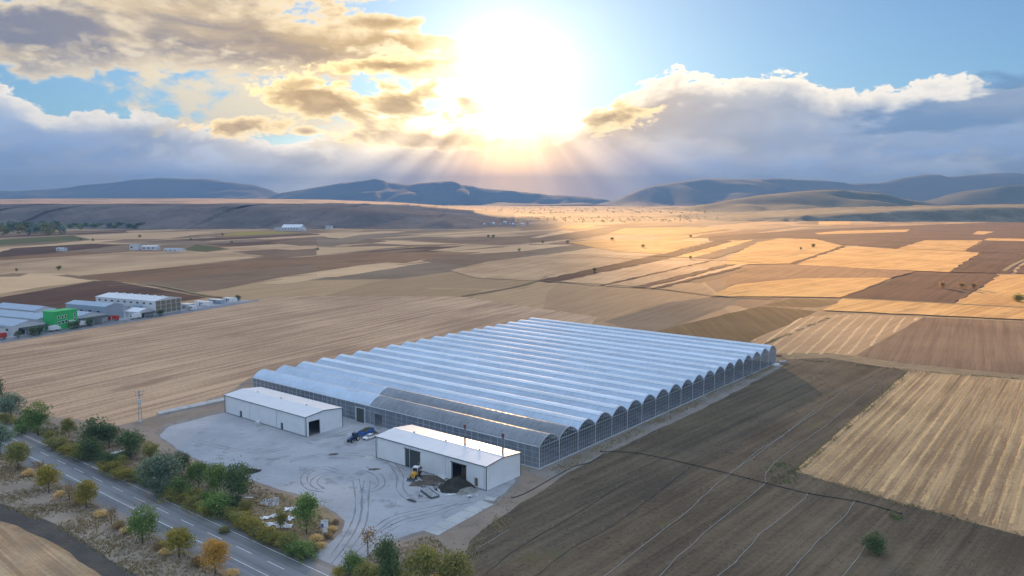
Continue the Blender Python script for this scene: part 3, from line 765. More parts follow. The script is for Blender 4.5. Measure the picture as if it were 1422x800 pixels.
# yard of crushed stone with a worn edge round it
YARD = [(222, 604), (238, 591), (275, 582), (312, 573), (430, 575), (480, 560), (560, 590), (700, 650), (716, 668), (692, 690), (655, 706), (622, 722), (590, 737), (556, 747), (530, 756), (512, 770), (490, 800), (476, 830), (440, 812), (410, 788), (412, 775), (432, 768), (456, 755), (474, 740), (478, 724), (466, 712), (452, 704), (425, 690), (385, 679), (340, 664), (300, 650), (252, 628)]
YARD_C = (440, 660)
px_sheet('gravel_margin', [(YARD_C[0] + (x - YARD_C[0]) * 1.035, YARD_C[1] + (y - YARD_C[1]) * 1.045) for x, y in YARD], 0.036, M['gravel_edge'], 1.3, 6, step=3.0)
px_sheet('gravel_yard', YARD, 0.042, M['gravel'], 0.9, 7, step=3.0)
px_sheet('dry_grass_patch', [(385, 684), (425, 694), (452, 708), (466, 720), (470, 738), (450, 753), (425, 766), (405, 772), (372, 755), (330, 735), (318, 700)], 0.038, M['dry'], 0.8, 8, step=3.0)
px_sheet('concrete_patch', [(362, 694), (388, 690), (386, 702), (372, 704), (360, 699)], 0.046, M['gravel'], 0.4, 9, step=2.0)
px_sheet('bare_strip', [(725, 652), (860, 600), (1010, 536), (1080, 503), (1088, 508), (1000, 556), (860, 622), (765, 668)], 0.034, M['gravel_edge'], 0.9, 10, step=4.0)
px_sheet('field_track', [(1074, 500), (1080, 490), (1150, 490), (1260, 505), (1422, 521), (1700, 545), (1700, 552), (1422, 528), (1262, 514), (1150, 497)], 0.036, M['dry'], 0.8, 12, step=5.0)


# wheel ruts on the yard: pairs of narrow worn lines
def rut(pts, gap=1.7, w=0.42, z=0.047, seed=1):
    P = [G(x, y) for x, y in pts]
    Q = []
    for i in range(len(P) - 1):                                          # Catmull-Rom
        p0, p1, p2, p3 = P[max(i - 1, 0)], P[i], P[i + 1], P[min(i + 2, len(P) - 1)]
        for j in range(8):
            u = j / 8
            Q.append(0.5 * ((2 * p1) + (p2 - p0) * u + (2 * p0 - 5 * p1 + 4 * p2 - p3) * u * u + (3 * p1 - p0 - 3 * p2 + p3) * u ** 3))
    Q.append(P[-1])
    V, F = [], []
    for side in (-1, 1):
        b = len(V)
        for i, q in enumerate(Q):
            d = (Q[min(i + 1, len(Q) - 1)] - Q[max(i - 1, 0)]).normalized(); n = Vector((-d.y, d.x, 0))
            ww = w * max(0.0, 0.75 + 1.1 * mnoise.noise(Vector((q.x * 0.25, q.y * 0.25, seed + side))))
            for e in (-0.5, 0.5):
                r = q + n * (side * gap * 0.5 + e * ww); V.append((r.x, r.y, z))
        for i in range(len(Q) - 1): F.append((b + 2 * i, b + 2 * i + 1, b + 2 * i + 3, b + 2 * i + 2))
    o = link_mesh('wheel_rut', V, F, M['rut']); o['kind'] = 'structure'
for k, r in enumerate([
    [(470, 655), (448, 650), (428, 656), (422, 667), (430, 678), (452, 682)],
    [(480, 661), (455, 658), (440, 664), (436, 672), (446, 680)],
    [(505, 650), (525, 660), (530, 672), (520, 680), (500, 684)],
    [(494, 665), (498, 690), (497, 715), (485, 742), (466, 770)],
    [(510, 668), (507, 690), (506, 712), (500, 735), (478, 768), (460, 790)],
    [(540, 640), (555, 660), (556, 680), (575, 695), (610, 690)],
    [(640, 700), (600, 715), (560, 725), (525, 745), (490, 778)],
    [(655, 696), (600, 706), (545, 720), (515, 742)],
    [(430, 612), (470, 603), (500, 595), (530, 596)],
    [(440, 620), (480, 610), (512, 600)],
    [(400, 622), (360, 628), (310, 622), (270, 612)],
    [(560, 655), (535, 640), (500, 632), (450, 632), (400, 640)]]):
    rut(r, seed=k * 3, z=0.046 + 0.0015 * (k % 5))

# road
def road():
    o = link_mesh('road', [road_pt(-260, 1.55, 0.10), road_pt(-260, -9.4, 0.10), road_pt(330, -9.4, 0.10), road_pt(330, 1.55, 0.10),
                           road_pt(-260, 2.5, 0.02), road_pt(-260, -10.6, 0.02), road_pt(330, -10.6, 0.02), road_pt(330, 2.5, 0.02)],
                  [(0, 1, 2, 3), (4, 0, 3, 7), (1, 5, 6, 2)], M['asphalt'])
    o['kind'] = 'structure'
    for n in (0.0, -7.42):
        link_mesh('edge_line', [road_pt(-260, n + 0.09, 0.104), road_pt(-260, n - 0.09, 0.104), road_pt(330, n - 0.09, 0.104), road_pt(330, n + 0.09, 0.104)], [(0, 1, 2, 3)], M['paint'], o)
    me = None
    for k in range(-8, 18):
        s = 31.3 + 11.4 * k
        d = link_mesh('lane_dash', [road_pt(s, -3.64, 0.104), road_pt(s, -3.80, 0.104), road_pt(s + 5.8, -3.80, 0.104), road_pt(s + 5.8, -3.64, 0.104)], [(0, 1, 2, 3)], M['paint'], o)
    for seed, n0, n1 in ((1, 1.2, 3.6), (2, -11.6, -9.0)):                    # loose gravel shoulder
        sheet('road_shoulder', [road_pt(-260, n0), road_pt(330, n0), road_pt(330, n1), road_pt(-260, n1)], 0.050, M['gravel_edge'], 0.5, 20 + seed, step=8)
road()

# ------------------------------------------------------------------ greenhouse
GH = Vector((7.56, 210.27, 0)); GH_L, GH_SP, GH_N, GH_G, GH_R = 137.65, 9.6, 19, 6.3, 8.95
def LW(x, y, z=0.0):
    "greenhouse frame (x across the bays, y along the ridges) -> world"
    return Vector((GH.x + x * cos(GH_ANG) - y * sin(GH_ANG), GH.y + x * sin(GH_ANG) + y * cos(GH_ANG), z))
def film_mat(name, col, alpha, trans=0.15, rough=0.35, streak=0.25, spec=0.5):
    m, t, out = new_mat(name)
    p = objco(t)
    st = noise(t, vmath(t, 'MULTIPLY', p, (0.35, 1.6, 0.35)), 1.0, 4, 0.65); bl = noise(t, p, 0.07, 4, 0.6)
    f = ((st - 0.5) * 1.6 + (bl - 0.5) * 1.4 + 0.5).clamp()
    c = mix(t, f, tuple(k * (1 - streak) for k in col), tuple(min(1, k * (1 + streak * 0.6)) for k in col))
    dirt = noise(t, vmath(t, 'MULTIPLY', p, (0.5, 0.09, 0.5)), 1.0, 6, 0.7).step(0.50, 0.74)
    c = mix(t, dirt * 0.35, c, tuple(k * 0.55 for k in col)); c = hsv_var(t, c, orand(t) * 0.16 + 0.90)
    pr = principled(t, None, c, rough, spec)
    tl = t.nodes.new('ShaderNodeBsdfTranslucent'); t.links.new(c.k, tl.inputs[0])
    a = t.nodes.new('ShaderNodeMixShader'); a.inputs[0].default_value = trans
    t.links.new(pr.outputs[0], a.inputs[1]); t.links.new(tl.outputs[0], a.inputs[2])
    if alpha < 1:
        tr = t.nodes.new('ShaderNodeBsdfTransparent'); tr.inputs[0].default_value = (0.92, 0.95, 0.96, 1)
        b = t.nodes.new('ShaderNodeMixShader')
        setin(t, b.inputs[0], (f * 0.25 - 0.12 + alpha).clamp())
        t.links.new(tr.outputs[0], b.inputs[1]); t.links.new(a.outputs[0], b.inputs[2]); a = b
    t.links.new(a.outputs[0], out.inputs['Surface'])
    return m
M['film'] = film_mat('whitewashed_film', (0.58, 0.69, 0.82), 1.0, 0.10, 0.55, streak=0.20, spec=0.3)
M['film_vent'] = film_mat('pale_film', (0.78, 0.85, 0.93), 1.0, 0.10, 0.45, streak=0.12, spec=0.35)  # paler film for the ridge flaps
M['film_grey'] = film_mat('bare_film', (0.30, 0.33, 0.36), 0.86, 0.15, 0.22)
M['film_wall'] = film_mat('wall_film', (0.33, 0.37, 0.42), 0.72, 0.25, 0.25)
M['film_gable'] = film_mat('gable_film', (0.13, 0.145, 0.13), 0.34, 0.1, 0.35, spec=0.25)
M['galv'] = plain('galvanised_steel', (0.62, 0.65, 0.68), 0.45, 0.5, 0.2, 0.1)
M['galv_dark'] = plain('dark_steel', (0.38, 0.40, 0.42), 0.5, 0.5, 0.3, 0.1)  # darker grey steel for inner posts, frames and the pole
M['dark'] = plain('dark_opening', (0.05, 0.055, 0.055), 0.8, 0.2)
M['door_green'] = plain('dark_grey_door', (0.07, 0.085, 0.085), 0.6, 0.3)
M['cover'] = ground_mat('ground_cover', [(0.42, 0.40, 0.47), (0.58, 0.56, 0.62), (0.28, 0.29, 0.27)], 0.1, 0.8, 0.05)
def arch_z(u): return GH_G + (GH_R - GH_G) * (1 - abs(u) ** 1.6) ** 0.82
AR = [-1, -0.97, -0.9, -0.78, -0.62, -0.45, -0.28, -0.1, 0.06, 0.24, 0.42, 0.6, 0.77, 0.9, 0.97, 1]
def roof_strip(parent, name, x0, y0, y1, mat, us=AR, lift=0.0, seed=0):
    n = max(1, int(round((y1 - y0) / 1.25))); V, F = [], []
    for j in range(n + 1):
        y = y0 + (y1 - y0) * j / n
        for u in us:
            sag = 0.055 * (1 - u * u) if j % 2 else 0.0
            wob = 0.05 * mnoise.noise(Vector((u * 2, y * 0.25, seed)))
            V.append((x0 + GH_SP * 0.5 * (1 + u), y, arch_z(u) + lift - sag + wob * (1 - u * u)))
    k = len(us)
    for j in range(n):
        for i in range(k - 1): F.append((j * k + i, j * k + i + 1, (j + 1) * k + i + 1, (j + 1) * k + i))
    return link_mesh(name, V, F, mat, parent, smooth=True)
def greenhouse():
    t = thing('greenhouse', GH, GH_ANG, 'large multi-span greenhouse with rows of rounded whitewashed film roofs', 'greenhouse')
    split = [70.3, 77.0]
    for b in range(GH_N):
        x0 = b * GH_SP
        if b < 2:
            roof_strip(t, 'roof_film', x0, split[b], GH_L, M['film'], seed=b)
            o = roof_strip(t, 'roof_film', x0, 0, split[b] - 0.05, M['film_grey'], seed=b + 40); o['label'] = 'grey bare film over the near end of the bay'
            hb = MB()
            for k in range(int(split[b] / 2.5) + 1):
                hb.tube([(x0 + GH_SP * 0.5 * (1 + u), min(k * 2.5 + 0.02, split[b]), arch_z(u) - 0.09) for u in AR[::2] + [1]], 0.04, 4, False)
            hb.build('hoop_frame', M['galv'], t)
        else:
            roof_strip(t, 'roof_film', x0, 0, GH_L, M['film'], seed=b)
        roof_strip(t, 'ridge_vent', x0, 0.4, GH_L - 0.4, M['film_vent'], us=[-0.42, -0.31, -0.2, -0.09, 0.03], lift=0.13, seed=b + 80) if b > 1 else \
            MB().tube([(x0 + 4.8, 0, GH_R + 0.05), (x0 + 4.8, GH_L, GH_R + 0.05)], 0.07, 5).build('ridge_pipe', M['galv'], t)
        # gable ends
        for y, nm in ((0.0, 'gable_film'), (GH_L, 'gable_film')):
            prof = [(x0 + 0.06, 0.25)] + [(x0 + 0.06 + (GH_SP - 0.12) * 0.5 * (1 + u), arch_z(u) - 0.03) for u in AR] + [(x0 + GH_SP - 0.06, 0.25)]
            link_mesh(nm, [(px, y, pz) for px, pz in prof], [tuple(range(len(prof)))], M['film_gable'] if y == 0 else M['film'], t)
        fr = MB()
        fr.tube([(x0 + GH_SP * 0.5 * (1 + u), -0.03, arch_z(u) + 0.02) for u in AR], 0.06, 5, False)
        for z in (1.4, 2.7, 4.0, 5.2): fr.box(x0, x0 + GH_SP, -0.06, -0.02, z, z + 0.035)
        fr.box(x0, x0 + GH_SP, -0.10, -0.02, GH_G - 0.06, GH_G + 0.06)
        fr.box(x0 + 1.2, x0 + GH_SP - 1.2, -0.07, -0.02, 7.45, 7.50)
        for u in (-0.75, -0.5, -0.25, 0, 0.25, 0.5, 0.75):
            xx = x0 + GH_SP * 0.5 * (1 + u); fr.box(xx - 0.016, xx + 0.016, -0.065, -0.02, 0.25, arch_z(u))
        fr.build('gable_frame', M['galv'], t)
    post = inner = None
    for i in range(GH_N + 1):
        x = i * GH_SP
        if post is None: post = MB().box(-0.10, 0.10, -0.16, 0.02, 0, GH_G + 0.1).build('post', M['galv'], t)
        else: post = post.copy(); COL.objects.link(post)
        post.location = (x, 0, 0)
        MB().box(x - 0.16, x + 0.16, -0.1, GH_L + 0.1, GH_G - 0.05, GH_G + 0.14).build('gutter', M['galv'], t)
        if i % 2 == 0:
            for k in range(1, 9):
                if inner is None: inner = MB().box(-0.06, 0.06, -0.06, 0.06, 0, GH_G - 0.05).build('inner_post', M['galv_dark'], t)
                else: inner = inner.copy(); COL.objects.link(inner)
                inner.location = (x, k * 10.0, 0.08)
    MB().box(-0.14, GH_SP * GH_N + 0.14, -0.22, -0.02, 0, 0.32).build('base_rail', M['galv'], t)
    MB().box(-0.22, -0.02, 0.0, 64.0, 0, 0.3).box(-0.22, -0.02, 67.6, 72.8, 0, 0.3).box(-0.22, -0.02, 76.9, GH_L, 0, 0.3).build('base_rail', M['galv'], t)
    # long front wall: film between studs, two door bays
    def wall(y0, y1, z0, z1, mat): return link_mesh('wall_film', [(0, y0, z0), (0, y1, z0), (0, y1, z1), (0, y0, z1)], [(0, 1, 2, 3)], mat, t)
    wall(0.1, 64.0, 0.25, GH_G, M['film_wall']); wall(64.0, 67.6, 4.3, GH_G, M['film_wall']); wall(67.6, 72.8, 0.25, GH_G, M['film_wall'])
    wall(72.8, 76.9, 4.9, GH_G, M['film_wall']); wall(76.9, GH_L, 0.25, GH_G, M['film_wall'])
    stud = None
    for k in range(1, 56):
        y = k * 2.5
        if 64.0 < y < 67.6 or 72.8 < y < 76.9: continue
        if stud is None: stud = MB().box(-0.06, -0.01, -0.05, 0.05, 0.25, GH_G).build('stud', M['galv'], t)
        else: stud = stud.copy(); COL.objects.link(stud)
        stud.location = (0, y, 0)
    for z, a, b in ((1.6, 0, 63.9), (3.1, 0, 63.9), (4.7, 0, 72.6), (1.6, 77.0, GH_L), (3.2, 77.0, GH_L), (4.7, 77.0, GH_L)):
        MB().box(-0.10, -0.055, a, b, z, z + 0.06).build('wall_rail', M['galv'], t)
    d = MB().box(-0.10, -0.04, 72.9, 76.8, 0.05, 4.85).build('door', M['door_green'], t); d['label'] = 'dark closed sliding door'
    MB().box(-0.22, -0.05, 72.55, 72.85, 0, 5.1).box(-0.22, -0.05, 76.85, 77.2, 0, 5.1).box(-0.24, -0.05, 72.85, 76.85, 4.88, 5.12).build('door_frame', M['galv'], d)
    MB().box(-0.2, -0.02, 63.8, 64.0, 0, 4.5).box(-0.2, -0.02, 67.6, 67.8, 0, 4.5).box(-0.21, -0.02, 63.8, 67.8, 4.3, 4.5).build('door_frame', M['galv_dark'], t)
    # far long wall, floor
    x = GH_SP * GH_N
    link_mesh('wall_film', [(x, 0, 0.1), (x, GH_L, 0.1), (x, GH_L, GH_G), (x, 0, GH_G)], [(0, 1, 2, 3)], M['film'], t)
    link_mesh('floor_sheet', [(0.1, 0.1, 0.08), (x - 0.1, 0.1, 0.08), (x - 0.1, GH_L - 0.1, 0.08), (0.1, GH_L - 0.1, 0.08)], [(0, 1, 2, 3)], M['cover'], t)
    return t
greenhouse()

# ------------------------------------------------------------------ sheds
def panel_mat(name, col, pitch, axis, rough=0.4, spec=0.5, depth=0.5):
    "sheet-metal panels with standing ribs every pitch metres"
    m, t, out = new_mat(name)
    p = objco(t); sp = t.nodes.new('ShaderNodeSeparateXYZ'); t.links.new(p.k, sp.inputs[0])
    a = E(t, sp.outputs[axis]) if axis < 2 else E(t, sp.outputs[0]) + E(t, sp.outputs[1])
    fr = (a / pitch).m('FRACT'); rib = (fr - 0.5).m('ABSOLUTE').step(0.46, 0.49)
    n = noise(t, p, 0.25, 5, 0.6); dr = noise(t, vmath(t, 'MULTIPLY', p, (1.2, 1.2, 0.12)), 1.0, 5, 0.65)
    c = mix(t, rib * 0.6, col, tuple(k * 0.55 for k in col))
    c = mix(t, (n.step(0.45, 0.75) * 0.25 + dr.step(0.52, 0.8) * 0.25), c, tuple(k * 0.72 for k in col))
    principled(t, out, c, rough, spec, bump=rib, bump_str=depth, bump_dist=0.04)
    return m
M['white_wall'] = panel_mat('white_wall_panel', (0.82, 0.835, 0.85), 1.1, 2)
M['white_roof'] = panel_mat('white_roof_panel', (0.74, 0.76, 0.79), 1.0, 1, 0.32, 0.5, 0.9)
M['trim'] = plain('dark_trim', (0.09, 0.10, 0.115), 0.5, 0.4)
M['concrete'] = ground_mat('concrete', [(0.42, 0.42, 0.42), (0.52, 0.52, 0.51), (0.46, 0.45, 0.43), (0.33, 0.32, 0.31)], 0.15, 1.5, 0.03)
M['concrete_dark'] = ground_mat('dark_concrete', [(0.20, 0.20, 0.20), (0.28, 0.28, 0.28), (0.24, 0.23, 0.22)], 0.2, 1.5, 0.03)
M['white_paint'] = plain('white_paint', (0.78, 0.78, 0.78), 0.35, 0.5, var=0.05)
M['wood'] = plain('stacked_timber', (0.20, 0.13, 0.075), 0.8, 0.2, var=0.4, scale=2.5)
def holed(a0, a1, z1, holes, f, depth=0.25):
    "front face with openings; f(a, z, d) places a point at d metres inward"
    A = sorted({a0, a1, *[h[0] for h in holes], *[h[1] for h in holes]}); Z = sorted({0.0, z1, *[h[2] for h in holes], *[h[3] for h in holes]})
    V, F = [], []
    def q(*p): n = len(V); V.extend(p); F.append((n, n + 1, n + 2, n + 3))
    for i in range(len(A) - 1):
        for j in range(len(Z) - 1):
            ma, mz = (A[i] + A[i + 1]) / 2, (Z[j] + Z[j + 1]) / 2
            if any(h[0] < ma < h[1] and h[2] < mz < h[3] for h in holes): continue
            q(f(A[i], Z[j], 0), f(A[i + 1], Z[j], 0), f(A[i + 1], Z[j + 1], 0), f(A[i], Z[j + 1], 0))
    for h in holes:
        q(f(h[0], h[2], 0), f(h[0], h[2], depth), f(h[0], h[3], depth), f(h[0], h[3], 0))
        q(f(h[1], h[2], 0), f(h[1], h[3], 0), f(h[1], h[3], depth), f(h[1], h[2], depth))
        q(f(h[0], h[3], 0), f(h[0], h[3], depth), f(h[1], h[3], depth), f(h[1], h[3], 0))
    return V, F
def shed(name, x0, x1, y0, y1, eave, rise, front_holes, end_holes, npan, label):
    "front wall at x0, long side along y; the end at y0 looks right"
    t = thing(name, LW(x0, y0), GH_ANG, label, 'shed')
    W, L = x1 - x0, y1 - y0
    V, F = holed(0, L, eave, front_holes, lambda a, z, d: (d, a, z)); link_mesh('wall', V, F, M['white_wall'], t)
    V, F = holed(0, W, eave, end_holes, lambda a, z, d: (a, d, z))
    n = len(V); V += [(0, 0, eave), (W, 0, eave), (W / 2, 0, eave + rise)]; F.append((n, n + 1, n + 2))
    link_mesh('wall', V, F, M['white_wall'], t)
    link_mesh('wall', [(0, L, 0), (W, L, 0), (W, L, eave), (W / 2, L, eave + rise), (0, L, eave)], [(0, 1, 2, 3, 4)], M['white_wall'], t)
    link_mesh('wall', [(W, 0, 0), (W, L, 0), (W, L, eave), (W, 0, eave)], [(0, 1, 2, 3)], M['white_wall'], t)
    link_mesh('floor', [(0.02, 0.02, 0.06), (W - 0.02, 0.02, 0.06), (W - 0.02, L - 0.02, 0.06), (0.02, L - 0.02, 0.06)], [(0, 1, 2, 3)], M['concrete_dark'], t)
    ov = 0.22
    for s in (0, 1):
        for k in range(npan):
            a, b = -ov + (L + 2 * ov) * k / npan, -ov + (L + 2 * ov) * (k + 1) / npan - 0.06
            xe = -ov if s == 0 else W + ov; ze = eave + 0.06 - ov * rise / (W / 2)
            xr = W / 2 - 0.02 if s == 0 else W / 2 + 0.02; zr = eave + rise + 0.06
            up = 0.012 * (k % 2)
            MB().mesh([(xe, a, ze + up), (xe, b, ze + up), (xr, b, zr + up), (xr, a, zr + up), (xe, a, ze + 0.12 + up), (xe, b, ze + 0.12 + up), (xr, b, zr + 0.12 + up), (xr, a, zr + 0.12 + up)],
                      [(0, 3, 2, 1), (4, 5, 6, 7), (0, 1, 5, 4), (1, 2, 6, 5), (2, 3, 7, 6), (3, 0, 4, 7)]).build('roof_panel', M['white_roof'], t)
    MB().mesh([(W / 2 - 0.35, -ov, eave + rise + 0.17), (W / 2, -ov, eave + rise + 0.26), (W / 2 + 0.35, -ov, eave + rise + 0.17),
               (W / 2 - 0.35, L + ov, eave + rise + 0.17), (W / 2, L + ov, eave + rise + 0.26), (W / 2 + 0.35, L + ov, eave + rise + 0.17)], [(0, 1, 4, 3), (1, 2, 5, 4)]).build('ridge_cap', M['white_paint'], t)
    for x, y in ((0, 0), (W, 0), (0, L), (W, L)):
        MB().box(x - 0.13 if x == 0 else x - 0.05, x + 0.05 if x == 0 else x + 0.13, y - 0.13 if y == 0 else y - 0.05, y + 0.05 if y == 0 else y + 0.13, 0, eave).build('corner_trim', M['trim'], t)
    MB().box(-ov - 0.10, -ov - 0.005, -ov, L + ov, eave - 0.12, eave + 0.03).build('eave_gutter', M['trim'], t)
    for a, b in (((-ov, eave + 0.02), (W / 2, eave + rise + 0.04)), ((W / 2, eave + rise + 0.04), (W + ov, eave + 0.02))):
        MB().mesh([(a[0], -ov - 0.06, a[1] - 0.1), (b[0], -ov - 0.06, b[1] - 0.1), (b[0], -ov - 0.06, b[1] + 0.16), (a[0], -ov - 0.06, a[1] + 0.16),
                   (a[0], -ov - 0.005, a[1] - 0.1), (b[0], -ov - 0.005, b[1] - 0.1), (b[0], -ov - 0.005, b[1] + 0.16), (a[0], -ov - 0.005, a[1] + 0.16)],
                  [(0, 1, 2, 3), (7, 6, 5, 4), (3, 2, 6, 7), (0, 4, 5, 1)]).build('barge_trim', M['trim'], t)
    for y in (0.6, L * 0.34, L * 0.67, L - 0.6): MB().tube([(-0.16, y, eave - 0.1), (-0.10, y, eave - 0.5), (-0.10, y, 0.15)], 0.07, 6).build('downpipe', M['galv'], t)
    for h in front_holes:
        if h[1] - h[0] > 2: MB().box(-0.14, -0.02, h[0] - 0.4, h[1] + 0.4, h[3] + 0.06, h[3] + 0.26).build('door_rail', M['trim'], t)
        for a in (h[0] - 0.10, h[1]): MB().box(-0.05, 0.02, a, a + 0.10, h[2], h[3]).build('door_jamb', M['trim'], t)
    for k in range(3): MB().tube([(W / 2, L * (0.2 + 0.3 * k), eave + rise + 0.2), (W / 2, L * (0.2 + 0.3 * k), eave + rise + 0.65)], [0.28, 0.34], 10).build('roof_ventilator', M['galv'], t)
    segs, last = [], 0.0
    for h in sorted(front_holes):
        if h[2] == 0: segs.append((last, h[0])); last = h[1]
    segs.append((last, L))
    for a, b in segs: MB().box(-0.06, -0.004, a, b, 0, 0.28).build('plinth', M['concrete_dark'], t)
    return t
def door_leaf(t, x, y0, y1, z0, z1, mat, face='x'):
    b = MB().box(x + 0.10, x + 0.16, y0 + 0.02, y1 - 0.02, z0 + 0.02, z1 - 0.02) if face == 'x' else MB().box(y0 + 0.02, y1 - 0.02, x + 0.10, x + 0.16, z0 + 0.02, z1 - 0.02)
    return b.build('door', mat, t)
ls = shed('storage_shed', -21.9, -7.5, 75.2, 121.2, 6.4, 0.75, [(12.3, 13.3, 0.0, 2.4), (35.8, 36.8, 0.0, 2.4)], [(1.0, 5.4, 0.0, 4.7)], 5, 'long white metal shed left of the yard with an open gable doorway')
for a in (12.3, 35.8): door_leaf(ls, 0, a, a + 1.0, 0, 2.4, M['door_green'])
MB().box(-0.9, -0.08, 24.6, 26.4, 0.0, 0.9).build('meter_cabinet', M['white_paint'], ls)
rs = shed('boiler_shed', -21.6, -7.4, 0.9, 42.7, 6.45, 0.72, [(3.0, 3.9, 0.5, 2.7), (7.0, 12.1, 0.0, 5.1), (24.0, 29.8, 0.0, 5.2)], [], 4, 'white metal shed on the right of the yard with two tall chimneys')
door_leaf(rs, 0, 3.0, 3.9, 0.5, 2.7, M['wood'])
door_leaf(rs, 0, 24.0, 29.8, 0.0, 5.2, M['door_green'])
M['rust'] = plain('sooty_steel', (0.16, 0.16, 0.165), 0.55, 0.4, 0.4, 0.35, 1.5)
M['rustcap'] = plain('rusty_cap', (0.22, 0.07, 0.045), 0.7, 0.3, 0.2, 0.3, 2.0)
for yy in (14.4, 0.95):
    c = MB().tube([(7.9, yy, 6.6), (7.9, yy, 12.4)], 0.30, 12).build('chimney', M['rust'], rs, True)
    MB().tube([(7.9, yy, 12.4), (7.9, yy, 12.9), (7.9, yy, 13.15)], [0.40, 0.42, 0.12], 12).build('chimney_cap', M['rustcap'], c, True)
    MB().tube([(7.9, yy, 7.0), (7.9, yy, 7.55)], [0.52, 0.33], 12).build('flashing', M['galv'], c, True)
# stacked timber inside the right-hand doorway
tb = thing('timber_stack', LW(-18.6, 9.9), GH_ANG, 'stack of brown timber just inside the right doorway of the chimney shed', 'timber')
R = random.Random(4)
for k in range(7):
    for j in range(4):
        MB().box(-0.5 + 0.02 * R.random(), 0.5 + 0.05 * R.random(), -2.0 + j * 1.0 + 0.04, -1.1 + j * 1.0, 0.07 + k * 0.5, 0.50 + k * 0.5).build('timber_bale', M['wood'], tb)

# ------------------------------------------------------------------ yard things
def px_thing(name, px, py, rz, label, cat, group=None, z=0.045): return thing(name, G(px, py) + Vector((0, 0, z)), rz, label, cat, group)
# long concrete slabs
def slab(name, P, z1, mat, label, cat='slab', joints=0):
    c = sum(P, Vector()) / len(P)
    t = thing(name, Vector((c.x, c.y, 0.0)), 0, label, cat)
    a, b, c2, d = [p - Vector((c.x, c.y, 0)) for p in P]
    k = max(1, joints)
    for i in range(k):
        g0, g1 = i / k + 0.002, (i + 1) / k - 0.002
        q = [a.lerp(b, g0), a.lerp(b, g1), d.lerp(c2, g1), d.lerp(c2, g0)]
        MB().prism(q, 0.0, z1 + 0.012 * ((i * 7) % 3)).build('concrete_panel', mat, t)
    return t
slab('concrete_slab', [LW(-49.2, -3.9), LW(-27.6, -2.4), LW(-27.4, -6.4), LW(-49.0, -8.2)], 0.12, M['concrete'], 'long pale concrete slab lying on bare earth right of the yard', joints=6)
slab('cover_slab', [LW(-27.0, -2.9), LW(-25.2, -2.3), LW(-24.6, -5.2), LW(-26.5, -5.8)], 0.45, M['concrete'], 'small square concrete cover beside the corner of the chimney shed', joints=1)
slab('concrete_channel', [LW(-38.3, 136.0), LW(-12.2, 135.6), LW(-11.0, 139.6), LW(-37.2, 139.6)], 0.55, M['concrete'], 'long pale concrete strip behind the left shed', joints=7)
slab('concrete_apron', [LW(-24.2, 42.0), LW(-21.8, 42.0), LW(-21.8, 46.0), LW(-24.2, 46.0)], 0.10, M['concrete'], 'small concrete apron at the left corner of the chimney shed', joints=1)

# ---- heaps
def heap(name, c, rx, ry, h, mat, label, cat, rz=0.0, seed=0, rough=0.35, peak=1.5, n=22):
    V, F = [], []
    for i in range(n + 1):
        for j in range(n + 1):
            u, v = i / n * 2 - 1, j / n * 2 - 1
            uu, vv = u * sqrt(max(0, 1 - v * v / 2)), v * sqrt(max(0, 1 - u * u / 2))
            r = min(1.0, sqrt(uu * uu + vv * vv))
            w = 1 + 0.28 * mnoise.noise(Vector((uu * 1.7, vv * 1.7, seed)))
            nz = mnoise.fractal(Vector((uu * 3.2, vv * 3.2, seed + 3)), 0.7, 2.1, 4)
            z = h * (1 - r ** peak) * (1 + rough * nz) + 0.10 * h * nz * (1 - r)
            V.append((uu * rx * w, vv * ry * w, max(-0.02, z) if r < 0.995 else -0.03))
    for i in range(n):
        for j in range(n): F.append((i * (n + 1) + j, (i + 1) * (n + 1) + j, (i + 1) * (n + 1) + j + 1, i * (n + 1) + j + 1))
    o = link_mesh(name, V, F, mat, smooth=False)
    o.location = Vector((c.x, c.y, 0.045)); o.rotation_euler = (0, 0, rz)
    return tag(o, label, cat)
M['coal'] = ground_mat('dark_fuel', [(0.040, 0.042, 0.036), (0.065, 0.066, 0.056), (0.05, 0.045, 0.036)], 0.5, 2.0, 0.2)
M['spoil'] = ground_mat('spoil', [(0.10, 0.085, 0.07), (0.17, 0.145, 0.12), (0.13, 0.11, 0.09), (0.06, 0.055, 0.05)], 0.4, 1.5, 0.25)
M['ash'] = ground_mat('ash', [(0.22, 0.22, 0.20), (0.36, 0.36, 0.34), (0.28, 0.27, 0.25), (0.12, 0.12, 0.11)], 0.5, 1.5, 0.2)
M['sheet'] = plain('white_sheeting', (0.80, 0.82, 0.84), 0.5, 0.4, var=0.18, scale=1.3)
heap('fuel_heap', G(634, 675), 6.0, 4.4, 2.3, M['coal'], 'big dark heap of fuel in front of the right doorway of the chimney shed', 'heap', GH_ANG, 3, 0.2, 1.3)
heap('soil_heap', G(602, 668), 4.6, 2.9, 1.2, M['spoil'], 'low brown heap of spoil between the yellow loader and the dark fuel heap', 'heap', GH_ANG + 1.3, 9, 0.5)
heap('rubble_heap', G(584, 672), 3.2, 1.7, 0.8, M['spoil'], 'small ragged heap of earth in front of the yellow loader bucket', 'heap', 0.4, 15, 0.6)
heap('ash_heap', G(648, 683), 3.4, 1.7, 1.0, M['ash'], 'pale grey ash heap at the right end of the dark fuel heap', 'heap', 0.7, 21, 0.5)
heap('earth_heap', G(343, 656), 4.2, 1.9, 0.8, M['coal'], 'low dark heap at the yard edge behind the roadside trees', 'heap', 0.5, 27, 0.5)
heap('stain_heap', G(463, 631), 1.5, 1.0, 0.12, M['spoil'], 'small flat spill of soil in the middle of the yard', 'heap', 0.3, 33, 0.5)
heap('spill_heap', G(520, 652), 1.8, 0.8, 0.10, M['spoil'], 'thin reddish spill of soil below the left doorway of the chimney shed', 'heap', 0.2, 39, 0.5)
